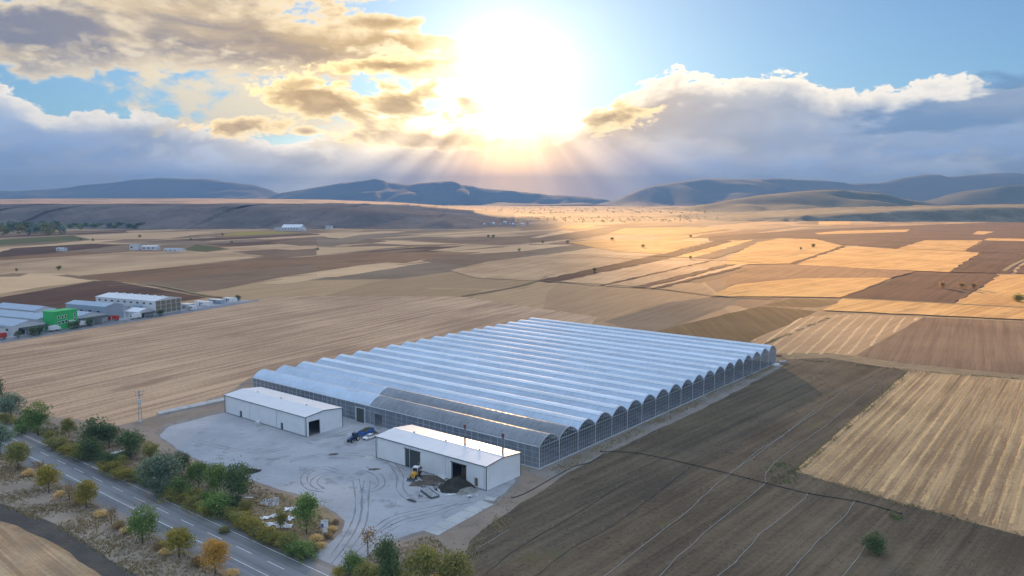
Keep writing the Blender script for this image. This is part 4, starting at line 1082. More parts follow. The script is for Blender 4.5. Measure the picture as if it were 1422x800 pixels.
def crumple(name, c, rx, ry, h, rz, label, cat, seed, mat):
    "crumpled sheet: ragged outline, folds"
    n = 12; V, F = [], []
    for i in range(n + 1):
        for j in range(n + 1):
            u, v = i / n * 2 - 1, j / n * 2 - 1
            k = 1 + 0.35 * mnoise.noise(Vector((u * 1.3, v * 1.3, seed)))
            z = h * abs(mnoise.noise(Vector((u * 2.6, v * 2.6, seed + 5)))) * 2.0 + 0.03
            V.append((u * rx * k, v * ry * k, z))
    for i in range(n):
        for j in range(n): F.append((i * (n + 1) + j, (i + 1) * (n + 1) + j, (i + 1) * (n + 1) + j + 1, i * (n + 1) + j + 1))
    o = link_mesh(name, V, F, mat); o.location = Vector((c.x, c.y, 0.045)); o.rotation_euler = (0, 0, rz)
    so = o.modifiers.new('thickness', 'SOLIDIFY'); so.thickness = 0.03
    return tag(o, label, cat)
crumple('bag_pile', G(616, 664), 1.7, 1.2, 1.1, 0.6, 'crumpled white bags between the spoil heap and the shed wall', 'bags', 2, M['sheet'])
crumple('plastic_sheet', G(378, 729), 2.9, 1.3, 0.45, 0.35, 'large white crumpled sheet lying behind the yellow roadside scrub', 'sheet', 8, M['sheet'])
crumple('plastic_sheet', G(378, 718), 2.6, 0.8, 0.4, 0.55, 'narrow white sheet lying behind the large crumpled sheet', 'sheet', 11, M['sheet'])
crumple('plastic_sheet', G(396, 732), 1.6, 1.0, 0.4, 0.1, 'small white sheet right of the large crumpled sheet', 'sheet', 14, M['sheet'])
crumple('plastic_sheet', G(401, 722), 1.4, 0.9, 0.4, 0.9, 'small white sheet below the round green tree on the yard island', 'sheet', 17, M['sheet'])
crumple('plastic_sheet', G(407, 708), 2.0, 0.9, 0.5, 0.2, 'pale torn sheet left behind the round green tree on the island', 'sheet', 20, M['sheet'])
crumple('plastic_sheet', G(166, 629), 2.0, 0.9, 0.5, 0.4, 'white sheet on bare earth under the dark trees left of the yard', 'sheet', 23, M['sheet'])
crumple('plastic_sheet', G(170, 609), 1.4, 0.7, 0.4, 0.8, 'small white scrap behind the dark trees left of the yard', 'sheet', 26, M['sheet'])
# scrap at the front of the fuel heap: flat trailer frame
M['scrap'] = plain('grey_scrap', (0.30, 0.31, 0.31), 0.6, 0.4, 0.2, 0.4, 1.5)
t = px_thing('scrap_platform', 597, 687, GH_ANG - 0.35, 'flat grey scrap frame lying left of the dark fuel heap', 'scrap')
MB().box(-1.1, 1.1, -2.9, 2.9, 0.35, 0.50).build('deck', M['scrap'], t)
for x in (-1.15, 1.15): MB().box(x - 0.08, x + 0.08, -3.0, 3.0, 0.15, 0.62).build('side_rail', M['trim'], t)
for y in (-2.9, -1, 1, 2.9): MB().box(-1.05, 1.05, y - 0.08, y + 0.08, 0.18, 0.36).build('cross_bar', M['trim'], t)
for x, y in ((-0.9, -1.6), (0.9, 1.6)): MB().tube([(x, y, 0.0), (x, y, 0.2)], 0.35, 10).build('skid', M['trim'], t)
RJ = random.Random(8)
for k, (px, py, lab) in enumerate([(589, 677, 'dark scrap piece left of the low spoil heap'), (607, 680, 'grey scrap piece between the scrap frame and the fuel heap'), (613, 672, 'small scrap piece at the foot of the spoil heap'), (625, 688, 'flat dark scrap below the fuel heap'), (585, 690, 'small dark scrap at the left end of the flat frame'), (571, 696, 'thin dark bar lying alone on the yard'), (655, 690, 'pale scrap piece beside the ash heap')]):
    t = px_thing('scrap_piece', px, py, RJ.uniform(0, 3), lab, 'scrap')
    for j in range(4):
        x, y = RJ.uniform(-0.9, 0.9), RJ.uniform(-0.6, 0.6); a = RJ.uniform(0.3, 1.1)
        MB().tube([(x - a, y, RJ.uniform(0.05, 0.3)), (x, y + 0.1, RJ.uniform(0.1, 0.6)), (x + a, y + RJ.uniform(-0.4, 0.4), 0.08)], RJ.uniform(0.08, 0.24), 5).build('fragment', M[RJ.choice(['scrap', 'trim', 'galv_dark', 'sheet'] if k != 5 else ['trim'])], t)
# broken slab and planks on the island
R = random.Random(12)
for k, (px, py, l, lab) in enumerate([(352, 697, 3.2, 'dark plank lying by the concrete patch on the island'), (366, 703, 2.6, 'dark plank lying in front of the concrete patch on the island'), (346, 692, 2.0, 'pale plank end lying beside the dark roadside tree')]):
    o = MB().box(-l / 2, l / 2, -0.16, 0.16, 0.0, 0.22).box(-l / 2 + 0.3, l / 2 - 0.2, 0.22, 0.42, 0.0, 0.14).build('plank_pile', M['wood'] if k < 2 else M['sheet'])
    o.location = G(px, py) + Vector((0, 0, 0.045)); o.rotation_euler = (0, 0, -0.6 + 0.3 * k); tag(o, lab, 'planks')

# ---- vehicles (forward is local +y)
def disc_x(mb, x0, x1, y, z, r, n=16):
    V = [(xx, y + r * cos(2 * pi * k / n), z + r * sin(2 * pi * k / n)) for xx in (x0, x1) for k in range(n)]
    return mb.mesh(V, [tuple(range(n)), tuple(range(2 * n - 1, n - 1, -1))] + [(k, n + k, n + (k + 1) % n, (k + 1) % n) for k in range(n)])
M['tyre'] = plain('tyre', (0.025, 0.025, 0.027), 0.85, 0.2)
M['rim'] = plain('rim', (0.55, 0.50, 0.40), 0.5, 0.4)
M['glass'] = plain('dark_glass', (0.03, 0.04, 0.05), 0.08, 0.6)
M['car_white'] = plain('white_car_paint', (0.78, 0.79, 0.80), 0.18, 0.6, var=0.03)
M['blue'] = plain('blue_paint', (0.045, 0.13, 0.42), 0.45, 0.4, var=0.25, scale=1.5)
M['tractor_blue'] = plain('tractor_paint', (0.02, 0.05, 0.14), 0.35, 0.5)
M['yellow'] = plain('machine_yellow', (0.62, 0.33, 0.035), 0.45, 0.4, var=0.2, scale=1.5)
M['lamp'] = plain('lamp_glass', (0.75, 0.75, 0.72), 0.15, 0.6)
M['red'] = plain('red_paint', (0.48, 0.045, 0.03), 0.5, 0.4)
def wheel(parent, x, y, r, w, hub=0.55):
    s = 1 if x > 0 else -1
    o = disc_x(MB(), x - w / 2, x + w / 2, y, r, r).build('wheel', M['tyre'], parent)
    disc_x(MB(), x + s * w / 2 - 0.04, x + s * (w / 2 + 0.02), y, r, r * hub, 10).build('rim', M['rim'], o)
    return o
def taper_body(prof, w0, w1, zc):
    "side profile (y, z) given width w0 below zc and w1 at the top"
    zt = max(p[1] for p in prof); V = []
    for s in (-1, 1):
        for y, z in prof:
            k = max(0.0, (z - zc) / max(1e-6, zt - zc)); V.append((s * (w0 + (w1 - w0) * k) / 2, y, z))
    n = len(prof)
    return V, [tuple(range(n)), tuple(range(2 * n - 1, n - 1, -1))] + [(i, n + i, n + (i + 1) % n, (i + 1) % n) for i in range(n)]
def car(px, py, rz, label):
    t = px_thing('parked_car', px, py, rz, label, 'car')
    V, F = taper_body([(-2.12, 0.38), (-2.2, 0.62), (-2.12, 0.92), (-1.55, 1.0), (0.95, 0.97), (1.75, 0.84), (2.12, 0.70), (2.2, 0.5), (2.12, 0.30), (-2.0, 0.28)], 1.78, 1.66, 0.6)
    link_mesh('body', V, F, M['car_white'], t)
    V, F = taper_body([(-1.75, 0.985), (-1.15, 1.40), (0.25, 1.43), (1.10, 0.965)], 1.62, 1.28, 0.98)
    c = link_mesh('cabin_glass', V, F, M['glass'], t)
    V, F = taper_body([(-1.20, 1.385), (-1.10, 1.45), (0.22, 1.475), (0.34, 1.40)], 1.34, 1.26, 1.385); link_mesh('roof', V, F, M['car_white'], c)
    for x in (-1, 1):
        MB().tube([(x * 0.80, -1.72, 0.99), (x * 0.66, -1.14, 1.42)], 0.05, 5).build('pillar', M['car_white'], c); MB().tube([(x * 0.80, 1.08, 0.97), (x * 0.66, 0.26, 1.43)], 0.05, 5).build('pillar', M['car_white'], c)
        MB().tube([(x * 0.80, -0.25, 0.98), (x * 0.67, -0.25, 1.43)], 0.045, 5).build('pillar', M['car_white'], c)
        MB().box(x * 0.72 - 0.16, x * 0.72 + 0.16, 2.10, 2.19, 0.60, 0.74).build('headlight', M['lamp'], t)
        MB().box(x * 0.74 - 0.13, x * 0.74 + 0.13, -2.2, -2.14, 0.68, 0.84).build('tail_light', M['red'], t)
        MB().box(x * 0.98 - 0.09, x * 0.98 + 0.09, 0.72, 0.86, 0.95, 1.08).build('mirror', M['car_white'], t)
        for y in (-1.32, 1.36): wheel(t, x * 0.80, y, 0.33, 0.22, 0.66)
    MB().box(-0.5, 0.5, 2.13, 2.21, 0.36, 0.55).build('grille', M['trim'], t)
    return t
vd = G(505, 611) - G(521, 605.5)
car(513, 609.5, atan2(vd.y, vd.x) - pi / 2, 'white saloon car parked beside the blue tractor trailer')
def tractor(loc, rz):
    t = thing('tractor', loc, rz, 'dark blue farm tractor standing in the yard in front of its trailer', 'tractor')
    MB().box(-0.42, 0.42, 0.1, 2.3, 0.75, 1.42).mesh(*taper_body([(0.15, 1.42), (0.2, 1.62), (1.9, 1.52), (2.3, 1.42)], 0.84, 0.6, 1.43)).build('bonnet', M['tractor_blue'], t)
    MB().box(-0.28, 0.28, -1.2, 2.2, 0.50, 0.80).build('chassis', M['trim'], t)
    V, F = taper_body([(-1.35, 1.25), (-1.30, 2.35), (0.0, 2.40), (0.18, 1.25)], 1.45, 1.15, 1.25); g = link_mesh('cab_glass', V, F, M['glass'], t)
    MB().box(-0.78, 0.78, -1.45, 0.12, 2.38, 2.52).build('cab_roof', M['tractor_blue'], g)
    for x in (-1, 1):
        for y in (-1.32, 0.08): MB().tube([(x * 0.72, y, 1.25), (x * 0.60, y * 0.97, 2.4)], 0.05, 5).build('cab_post', M['tractor_blue'], g)
        wheel(t, x * 0.86, -0.75, 0.78, 0.46, 0.58); wheel(t, x * 0.78, 1.75, 0.48, 0.32, 0.58)
        prof = [(x * 0.62, -1.5, 1.45), (x * 1.12, -1.5, 1.45), (x * 1.12, 0.05, 1.45), (x * 0.62, 0.05, 1.45)]
        MB().tube([(x * 0.86, -1.6, 1.15), (x * 0.86, -1.25, 1.62), (x * 0.86, -0.3, 1.62), (x * 0.86, 0.1, 1.2)], 0.20, 5).build('mudguard', M['tractor_blue'], t)
        MB().box(x * 0.3 - 0.1, x * 0.3 + 0.1, 2.29, 2.34, 1.18, 1.34).build('headlight', M['lamp'], t)
    MB().tube([(0.3, 1.2, 1.5), (0.3, 1.2, 2.3)], 0.05, 6).build('exhaust', M['rust'], t)
    return t
def trailer(loc, rz):
    t = thing('tipping_trailer', loc, rz, 'blue tipping trailer loaded with dark soil behind the tractor', 'trailer')
    MB().box(-1.12, 1.12, -2.6, 2.6, 0.95, 1.05).build('floor', M['blue'], t)
    for x in (-1.14, 1.14): MB().box(x - 0.04, x + 0.04, -2.6, 2.6, 0.95, 2.0).build('side_board', M['blue'], t)
    for y in (-2.64, 2.64): MB().box(-1.18, 1.18, y - 0.04, y + 0.04, 0.95, 2.0).build('end_board', M['blue'], t)
    for k in range(5):
        for x in (-1.2, 1.2): MB().box(x - 0.04, x + 0.04, -2.4 + 1.2 * k - 0.05, -2.4 + 1.2 * k + 0.05, 0.95, 1.98).build('stake', M['tractor_blue'], t)
    MB().box(-0.45, -0.3, -2.5, 3.6, 0.72, 0.95).box(0.3, 0.45, -2.5, 3.6, 0.72, 0.95).build('chassis', M['trim'], t)
    MB().tube([(-0.38, 3.5, 0.8), (0, 4.4, 0.62)], 0.06, 5).tube([(0.38, 3.5, 0.8), (0, 4.4, 0.62)], 0.06, 5).build('drawbar', M['trim'], t)
    for x in (-0.95, 0.95):
        for y in (-1.9, -0.85): wheel(t, x, y, 0.47, 0.32, 0.5)
    return t
td = (G(486, 611) - G(517, 598)); td.z = 0; td.normalize(); trz = atan2(td.y, td.x) - pi / 2
tp = G(491.5, 612.5)
tractor(Vector((tp.x, tp.y, 0.045)), trz)
lp = tp - td * 6.1
trailer(Vector((lp.x, lp.y, 0.045)), trz)
M['load'] = ground_mat('peat', [(0.075, 0.085, 0.035), (0.12, 0.12, 0.05), (0.09, 0.07, 0.045)], 0.6, 2.0, 0.2)
h = heap('soil_load', lp, 1.08, 2.55, 0.85, M['load'], 'mound of dark greenish soil heaped inside the blue trailer', 'soil', trz, 44, 0.3, 1.8, 14)
h.location.z = 1.72
hp = G(519, 602)
heap('soil_heap', hp, 1.5, 1.0, 0.9, M['spoil'], 'small heap of soil at the rear of the blue trailer', 'heap', 0.5, 51, 0.4, n=12)
def loader():
    d = G(568, 669) - G(586, 654); rz = atan2(d.y, d.x) - pi / 2
    p = G(577, 663)
    t = thing('wheel_loader', Vector((p.x, p.y, 0.045)), rz, 'yellow backhoe loader with a dark front bucket beside the chimney shed', 'loader')
    MB().box(-0.55, 0.55, -2.2, 1.9, 0.65, 1.25).build('chassis', M['yellow'], t)
    V, F = taper_body([(0.35, 1.25), (0.4, 1.85), (1.9, 1.65), (2.0, 1.25)], 1.1, 0.9, 1.25); link_mesh('bonnet', V, F, M['yellow'], t)
    V, F = taper_body([(-1.3, 1.25), (-1.3, 2.65), (0.1, 2.65), (0.35, 1.25)], 1.5, 1.3, 1.3); g = link_mesh('cab_glass', V, F, M['glass'], t)
    MB().box(-0.78, 0.78, -1.42, 0.25, 2.65, 2.80).build('cab_roof', M['white_paint'], g)
    for x in (-1, 1):
        for y, y2 in ((-1.3, -1.3), (0.33, 0.1)): MB().tube([(x * 0.74, y, 1.25), (x * 0.66, y2, 2.66)], 0.06, 5).build('cab_post', M['white_paint'], g)
        wheel(t, x * 0.95, -1.05, 0.70, 0.45, 0.55); wheel(t, x * 0.90, 1.45, 0.52, 0.36, 0.55)
        MB().tube([(x * 0.62, 0.5, 1.55), (x * 0.62, 2.1, 1.15), (x * 0.62, 2.9, 0.55)], [0.13, 0.13, 0.1], 6).build('lift_arm', M['yellow'], t)
    MB().extrude_x([(2.75, 0.75), (2.7, 0.12), (3.55, 0.05), (3.6, 0.12), (2.9, 0.25), (2.85, 0.78)], -1.15, 1.15).build('bucket', M['trim'], t)
    MB().tube([(0, -2.2, 1.0), (0, -2.9, 2.6), (0, -2.6, 3.3)], 0.13, 6).build('boom', M['yellow'], t)
    MB().tube([(0, -2.6, 3.25), (0, -3.6, 1.6)], 0.10, 6).build('dipper', M['yellow'], t)
    MB().extrude_x([(-3.9, 1.7), (-3.3, 1.75), (-3.3, 1.2), (-3.75, 0.95)], -0.3, 0.3).build('digger_bucket', M['trim'], t)
loader()

# ---- sign, utility pole, marker posts
t = px_thing('sign_board', 451, 742.5, 0.15, 'white notice board with a blue corner on posts at the yard entrance', 'sign')
MB().box(-0.80, 0.80, -0.05, 0.05, 1.6, 3.4).build('board', M['white_paint'], t)
MB().box(-0.76, -0.22, -0.062, -0.052, 1.65, 2.55).build('blue_panel', M['blue'], t)
MB().box(-0.10, 0.70, -0.062, -0.052, 2.9, 3.2).build('pale_panel', plain('pale_blue', (0.45, 0.58, 0.68), 0.5), t)
MB().box(-0.42, 0.62, -0.04, 0.04, 0.45, 1.45).build('lower_board', M['white_paint'], t)
for x in (-0.55, 0.55): MB().box(x - 0.05, x + 0.05, 0.06, 0.16, 0, 3.4).build('post', M['galv'], t)
def utility_pole():
    t = px_thing('utility_pole', 195, 586, 0.4, 'lattice steel power pole with a transformer at the field edge', 'pole', z=0.03)
    H = 10.6
    MB().box(-0.8, 0.8, -0.8, 0.8, -0.1, 0.35).build('footing', M['concrete'], t)
    for sx in (-1, 1):
        for sy in (-1, 1): MB().tube([(sx * 0.55, sy * 0.55, 0.3), (sx * 0.16, sy * 0.16, H)], 0.07, 4).build('leg', M['galv_dark'], t)
    br = MB(); n = 9
    for k in range(n):
        z0, z1 = 0.4 + (H - 0.6) * k / n, 0.4 + (H - 0.6) * (k + 1) / n
        w0, w1 = 0.55 - 0.39 * z0 / H, 0.55 - 0.39 * z1 / H
        for a, b in (((-1, -1), (1, -1)), ((1, -1), (1, 1)), ((1, 1), (-1, 1)), ((-1, 1), (-1, -1))):
            if k % 2: a, b = b, a
            br.tube([(a[0] * w0, a[1] * w0, z0), (b[0] * w1, b[1] * w1, z1)], 0.035, 3)
    br.build('bracing', M['galv_dark'], t)
    for z, w in ((H - 0.3, 1.5), (H - 1.6, 1.2)):
        a = MB().box(-w, w, -0.08, 0.08, z, z + 0.14).build('crossarm', M['galv_dark'], t)
        for x in (-w + 0.1, 0, w - 0.1): MB().tube([(x, 0, z + 0.14), (x, 0, z + 0.5)], [0.09, 0.06], 6).build('insulator', M['rust'], a)
    MB().box(-0.55, 0.55, -1.15, -0.3, 6.6, 7.9).build('transformer', M['galv'], t)
    MB().box(-0.8, 0.8, -1.2, -0.2, 6.45, 6.58).build('platform', M['galv_dark'], t)
utility_pole()
for px, py, lab in ((407, 768, 'white marker post at the road edge left of the yard entrance'), (477, 797, 'white marker post at the road edge right of the yard entrance')):
    t = px_thing('marker_post', px, py, 0, lab, 'post')
    MB().box(-0.07, 0.07, -0.07, 0.07, 0, 1.05).build('post', M['white_paint'], t); MB().box(-0.075, 0.075, -0.075, 0.075, 0.78, 0.92).build('band', M['trim'], t)

# ---- irrigation pipes on the dark field
M['pipe'] = plain('grey_pipe', (0.40, 0.39, 0.36), 0.6, 0.3)
M['pipe_dark'] = plain('black_pipe', (0.035, 0.034, 0.032), 0.6, 0.3)
def zz(off, pts): return [(off[0] + x * 0.2813, off[1] + y * 0.2813) for x, y in pts]
ZA, ZB = (640, 600), (1022, 600)
PIPES = [
 ('leftmost', zz(ZA, [(20, 640), (80, 580), (160, 530), (240, 485)])),
 ('second from the left', zz(ZA, [(105, 715), (310, 555), (540, 425), (680, 335), (840, 235)])),
 ('third from the left', zz(ZA, [(360, 720), (540, 580), (740, 470), (900, 355), (1010, 270), (1135, 175)])),
 ('fourth from the left', zz(ZA, [(700, 720), (870, 585), (1110, 400), (1200, 315), (1310, 220), (1425, 138), (1600, 10), (1750, -110)])),
 ('fifth from the left', zz(ZA, [(975, 720), (1060, 630), (1250, 460), (1420, 325)]) + zz(ZB, [(100, 290), (150, 250)])),
 ('sixth from the left', zz(ZA, [(1260, 720), (1358, 640)]) + zz(ZB, [(0, 640), (110, 515), (235, 415), (320, 345), (360, 305)])),
 ('seventh from the left', zz(ZB, [(240, 722), (400, 545), (490, 460), (550, 400), (585, 345)])),
 ('rightmost', zz(ZB, [(515, 725), (600, 620), (640, 560)])),
 ('far bent', zz(ZB, [(150, 250), (150, 200), (200, 145), (300, 70), (400, 0)]) + [(1185, 560), (1226, 526)]),
 ('far straight', [(1022, 652), (1050, 628), (1073, 614), (1130, 575), (1180, 535)]),
]
riser = None
def smooth_path(P, n=10):
    Q = []
    for i in range(len(P) - 1):
        p0, p1, p2, p3 = P[max(i - 1, 0)], P[i], P[i + 1], P[min(i + 2, len(P) - 1)]
        for j in range(n):
            u = j / n; Q.append(0.5 * ((2 * p1) + (p2 - p0) * u + (2 * p0 - 5 * p1 + 4 * p2 - p3) * u * u + (3 * p1 - p0 - 3 * p2 + p3) * u ** 3))
    return Q + [P[-1]]
for k, (w, pts) in enumerate(PIPES):
    Q = smooth_path([G(x, y) for x, y in pts])
    Q = [q + Vector((0.35 * mnoise.noise(q * 0.15), 0.35 * mnoise.noise(q * 0.15 + Vector((9, 9, 9))), 0)) for q in Q]
    b = Q[0]
    lab = f'{w} thin irrigation pipe reaching the bottom part of the dark field' if 'far' not in w else f'{w} thin irrigation pipe on the dark field beyond the main pipe'
    t = thing('irrigation_pipe', Vector((b.x, b.y, 0.05)), 0, lab, 'pipe', 'irrigation pipes on the dark field')
    MB().tube([Vector((q.x - b.x, q.y - b.y, 0.06)) for q in Q], 0.055, 4).build('hose', M['pipe'] if k not in (1, 2) else M['pipe_dark'], t)
    acc = 4.0
    for i in range(1, len(Q)):
        acc += (Q[i] - Q[i - 1]).length
        if acc > 9.5:
            acc = 0
            if riser is None: riser = MB().tube([(0, 0, 0), (0.02, 0, 0.7)], 0.035, 4).box(-0.07, 0.07, -0.04, 0.04, 0.66, 0.78).build('sprinkler', M['pipe'], t); o = riser
            else: o = riser.copy(); COL.objects.link(o); o.parent = t
            o.location = (Q[i].x - b.x, Q[i].y - b.y, 0.05)
Q = smooth_path([G(x, y) for x, y in zz(ZA, [(690, 98), (870, 106), (1150, 165), (1422, 232)]) + zz(ZB, [(150, 255), (360, 305), (600, 345), (750, 385), (815, 405)])])
b = Q[0]
t = thing('main_pipe', Vector((b.x, b.y, 0.05)), 0, 'dark main irrigation pipe crossing the dark field from the greenhouse to the right', 'pipe')
MB().tube([Vector((q.x - b.x, q.y - b.y, 0.08)) for q in Q], 0.10, 6).build('hose', M['pipe_dark'], t)
for q in Q[::10]: MB().box(q.x - b.x - 0.2, q.x - b.x + 0.2, q.y - b.y - 0.2, q.y - b.y + 0.2, 0, 0.3).build('coupling', M['pipe_dark'], t)
Q = smooth_path([G(x, y) for x, y in zz(ZA, [(250, 330), (330, 298), (460, 225), (560, 172), (640, 150), (720, 98)])])
b = Q[0]
t = thing('branch_pipe', Vector((b.x, b.y, 0.05)), 0, 'dark pipe running from the main pipe towards the chimney shed corner', 'pipe')
MB().tube([Vector((q.x - b.x, q.y - b.y, 0.08)) for q in Q], 0.11, 6).build('hose', M['pipe_dark'], t)
MB().tube([(0, 0, 0), (0, 0, 0.7)], 0.07, 6).build('valve', M['rust'], t)
# stacked pipes and crates at the far corner of the greenhouse
M['brick'] = plain('brick_red', (0.30, 0.13, 0.08), 0.8, 0.2, var=0.3, scale=2)
for k, (px, py, mt, nm, lab) in enumerate([(1079, 495, 'brick', 'crate_stack', 'reddish stack of crates beyond the far corner of the greenhouse'), (1086, 504, 'galv_dark', 'pipe_bundle', 'grey bundle of pipes at the far corner of the greenhouse'), (1077, 508, 'sheet', 'pipe_bundle', 'pale bundle of pipes beside the last greenhouse post')]):
    t = px_thing(nm, px, py, 0.3 * k, lab, 'stack')
    for j in range(6): MB().box(-2 + 0.05 * j, 2, -0.9 + 0.6 * (j % 3), -0.4 + 0.6 * (j % 3), 0.45 * (j // 3), 0.45 * (j // 3) + 0.4).build('crate' if nm == 'crate_stack' else 'pipe_length', M[mt], t)

# ------------------------------------------------------------------ trees and scrub
def leaf_mat(name, a, b, c):
    m, t, out = new_mat(name)
    ri = E(t, t.nodes.new('ShaderNodeNewGeometry').outputs['Random Per Island'])
    n = noise(t, objco(t), 2.2, 3, 0.6)
    col = mix(t, ((ri - 0.5) * 1.1 + (n - 0.5) * 2.0 + 0.5).clamp(), a, b)
    col = mix(t, ri.step(0.86, 0.95) * 0.7, col, c)
    col = hsv_var(t, col, orand(t) * 0.35 + 0.82)
    d = principled(t, None, col, 0.65, 0.25)
    tl = t.nodes.new('ShaderNodeBsdfTranslucent'); t.links.new(col.k, tl.inputs[0])
    mx = t.nodes.new('ShaderNodeMixShader'); mx.inputs[0].default_value = 0.3
    t.links.new(d.outputs[0], mx.inputs[1]); t.links.new(tl.outputs[0], mx.inputs[2]); t.links.new(mx.outputs[0], out.inputs['Surface'])
    return m
LEAF = {
 'green': leaf_mat('leaf_green', (0.104, 0.183, 0.046), (0.231, 0.336, 0.083), (0.390, 0.410, 0.111)),
 'dark': leaf_mat('leaf_dark', (0.068, 0.120, 0.046), (0.149, 0.205, 0.074), (0.254, 0.259, 0.093)),
 'blue': leaf_mat('leaf_bluegreen', (0.127, 0.183, 0.121), (0.254, 0.323, 0.205), (0.390, 0.432, 0.278)),
 'olive': leaf_mat('leaf_olive', (0.195, 0.205, 0.055), (0.368, 0.345, 0.093), (0.551, 0.432, 0.111)),
 'yellow': leaf_mat('leaf_yellow', (0.268, 0.244, 0.043), (0.537, 0.415, 0.061), (0.183, 0.220, 0.055)),
 'orange': leaf_mat('leaf_orange', (0.439, 0.244, 0.043), (0.634, 0.403, 0.073), (0.293, 0.256, 0.073)),
 'scrub': leaf_mat('leaf_scrub', (0.232, 0.220, 0.043), (0.512, 0.403, 0.067), (0.146, 0.183, 0.049)),
 'brown': leaf_mat('leaf_brown', (0.276, 0.183, 0.083), (0.482, 0.323, 0.131), (0.644, 0.410, 0.149)),
 'straw': leaf_mat('leaf_straw', (0.691, 0.497, 0.205), (0.966, 0.711, 0.315), (0.551, 0.410, 0.168)),
}
M['bark'] = plain('bark', (0.13, 0.105, 0.085), 0.9, 0.1, var=0.3, scale=3)
def crown_mesh(name, seed, nclump, nleaf, leaf, lo=0.22, shape='round', sparse=0.0):
    "leaf faces in clumps through a unit crown (radius 0.5, height lo..1)"
    R = random.Random(seed); V, F = [], []
    lobes = [(R.uniform(-0.22, 0.22), R.uniform(-0.22, 0.22), R.uniform(0.35, 0.8), R.uniform(0.22, 0.34)) for _ in range(7)]
    for _ in range(nclump):
        if R.random() < 0.75:
            lx, ly, lz, lr = R.choice(lobes)
            a, e, r = R.uniform(0, 2 * pi), R.uniform(-1, 1), lr * R.uniform(0.55, 1.0)
            x, y, z = lx + r * cos(a) * sqrt(1 - e * e), ly + r * sin(a) * sqrt(1 - e * e), lz + r * e * 0.9
        else:
            a, rr, z = R.uniform(0, 2 * pi), sqrt(R.random()), R.random()
            w = {'round': sqrt(max(0.03, 1 - (2 * z - 1) ** 2)), 'bush': sqrt(max(0.05, 1 - z * z)), 'tall': (1 - z) ** 0.5 * min(1, z * 4 + 0.3)}[shape]
            x, y, z = 0.48 * rr * w * cos(a), 0.48 * rr * w * sin(a), z
        if R.random() < sparse: continue
        z = max(0.0, min(1.02, z)); z = lo + (1 - lo) * z
        cr = R.uniform(0.05, 0.11)
        for _k in range(nleaf):
            p = Vector((x + R.gauss(0, cr), y + R.gauss(0, cr), z + R.gauss(0, cr * 0.75)))
            if p.z < 0.02: continue
            s = leaf * R.uniform(0.6, 1.35)
            n = Vector((R.gauss(0, 1), R.gauss(0, 1), R.gauss(0.5, 1))).normalized(); u = n.orthogonal().normalized(); v = n.cross(u)
            q = R.uniform(0, pi); u, v = u * cos(q) + v * sin(q), v * cos(q) - u * sin(q)
            b = len(V); V += [p - u * s, p + v * s * 0.6, p + u * s, p - v * s * 0.6]; F.append((b, b + 1, b + 2, b + 3))
    me = bpy.data.meshes.new(name); me.from_pydata([tuple(p) for p in V], [], F); return me
def trunk_mesh(name, seed, lo, bush=False):
    R = random.Random(seed); mb = MB()
    if not bush:
        mid = (R.uniform(-0.03, 0.03), R.uniform(-0.03, 0.03), lo + 0.15); top = (mid[0] * 2, mid[1] * 2, 0.86)
        mb.tube([(0, 0, -0.01), (0, 0, lo * 0.6), mid, top], [0.032, 0.026, 0.02, 0.005], 6)
        for k in range(6):
            a = R.uniform(0, 2 * pi); z0 = lo + 0.04 + 0.07 * k
            mb.tube([(mid[0] * 0.6, mid[1] * 0.6, z0), (0.17 * cos(a), 0.17 * sin(a), z0 + 0.10), (0.33 * cos(a), 0.33 * sin(a), z0 + 0.17)], [0.013, 0.009, 0.003], 4)
    else:
        for k in range(6):
            a = R.uniform(0, 2 * pi); mb.tube([(0.02 * cos(a), 0.02 * sin(a), -0.01), (0.13 * cos(a), 0.13 * sin(a), 0.4), (0.28 * cos(a), 0.28 * sin(a), 0.75)], [0.018, 0.012, 0.004], 4)
    me = bpy.data.meshes.new(name); me.from_pydata(mb.v, [], mb.f); me.materials.append(M['bark']); return me
SHAPES = {}
for k in range(4):
    SHAPES['tree', k] = (crown_mesh('crown', 100 + k, 150, 26, 0.029), trunk_mesh('trunk', 200 + k, 0.22))
    SHAPES['bush', k] = (crown_mesh('crown', 300 + k, 120, 24, 0.031, 0.0, 'bush'), trunk_mesh('stems', 400 + k, 0.0, True))
for k in range(2):
    SHAPES['tall', k] = (crown_mesh('crown', 500 + k, 190, 22, 0.027, 0.06, 'tall'), trunk_mesh('trunk', 600 + k, 0.10))
    SHAPES['bare', k] = (crown_mesh('crown', 700 + k, 80, 8, 0.036, 0.25, 'round', 0.25), trunk_mesh('trunk', 800 + k, 0.25))
    SHAPES['far', k] = (crown_mesh('crown', 900 + k, 60, 9, 0.075, 0.10, 'round'), trunk_mesh('trunk', 950 + k, 0.15))
LEAFED = {}
def crown_for(shape, var, leafc):
    k = (shape, var, leafc)
    if k not in LEAFED:
        me = SHAPES[shape, var][0].copy(); me.materials.clear(); me.materials.append(LEAF[leafc]); LEAFED[k] = me
    return LEAFED[k]
TR = random.Random(77)
def tree(px, py, hpx, wpx, leafc, label, shape='tree', group=None, name='tree', cat='tree', z=0.03):
    p = G(px, py); k = p.y / FPX * 1.04
    var = TR.randrange(4 if shape in ('tree', 'bush') else 2)
    t = thing(name, Vector((p.x, p.y, z)), TR.uniform(0, 6.28), label, cat, group)
    s = (wpx * k * TR.uniform(1.0, 1.12), wpx * k * TR.uniform(0.95, 1.12), hpx * k * 1.03)
    for nm, me in (('crown' if shape != 'bush' else 'foliage', crown_for(shape, var, leafc)), ('trunk' if shape != 'bush' else 'stems', SHAPES[shape, var][1])):
        o = bpy.data.objects.new(nm, me); COL.objects.link(o); o.parent = t; o.scale = s
    return t
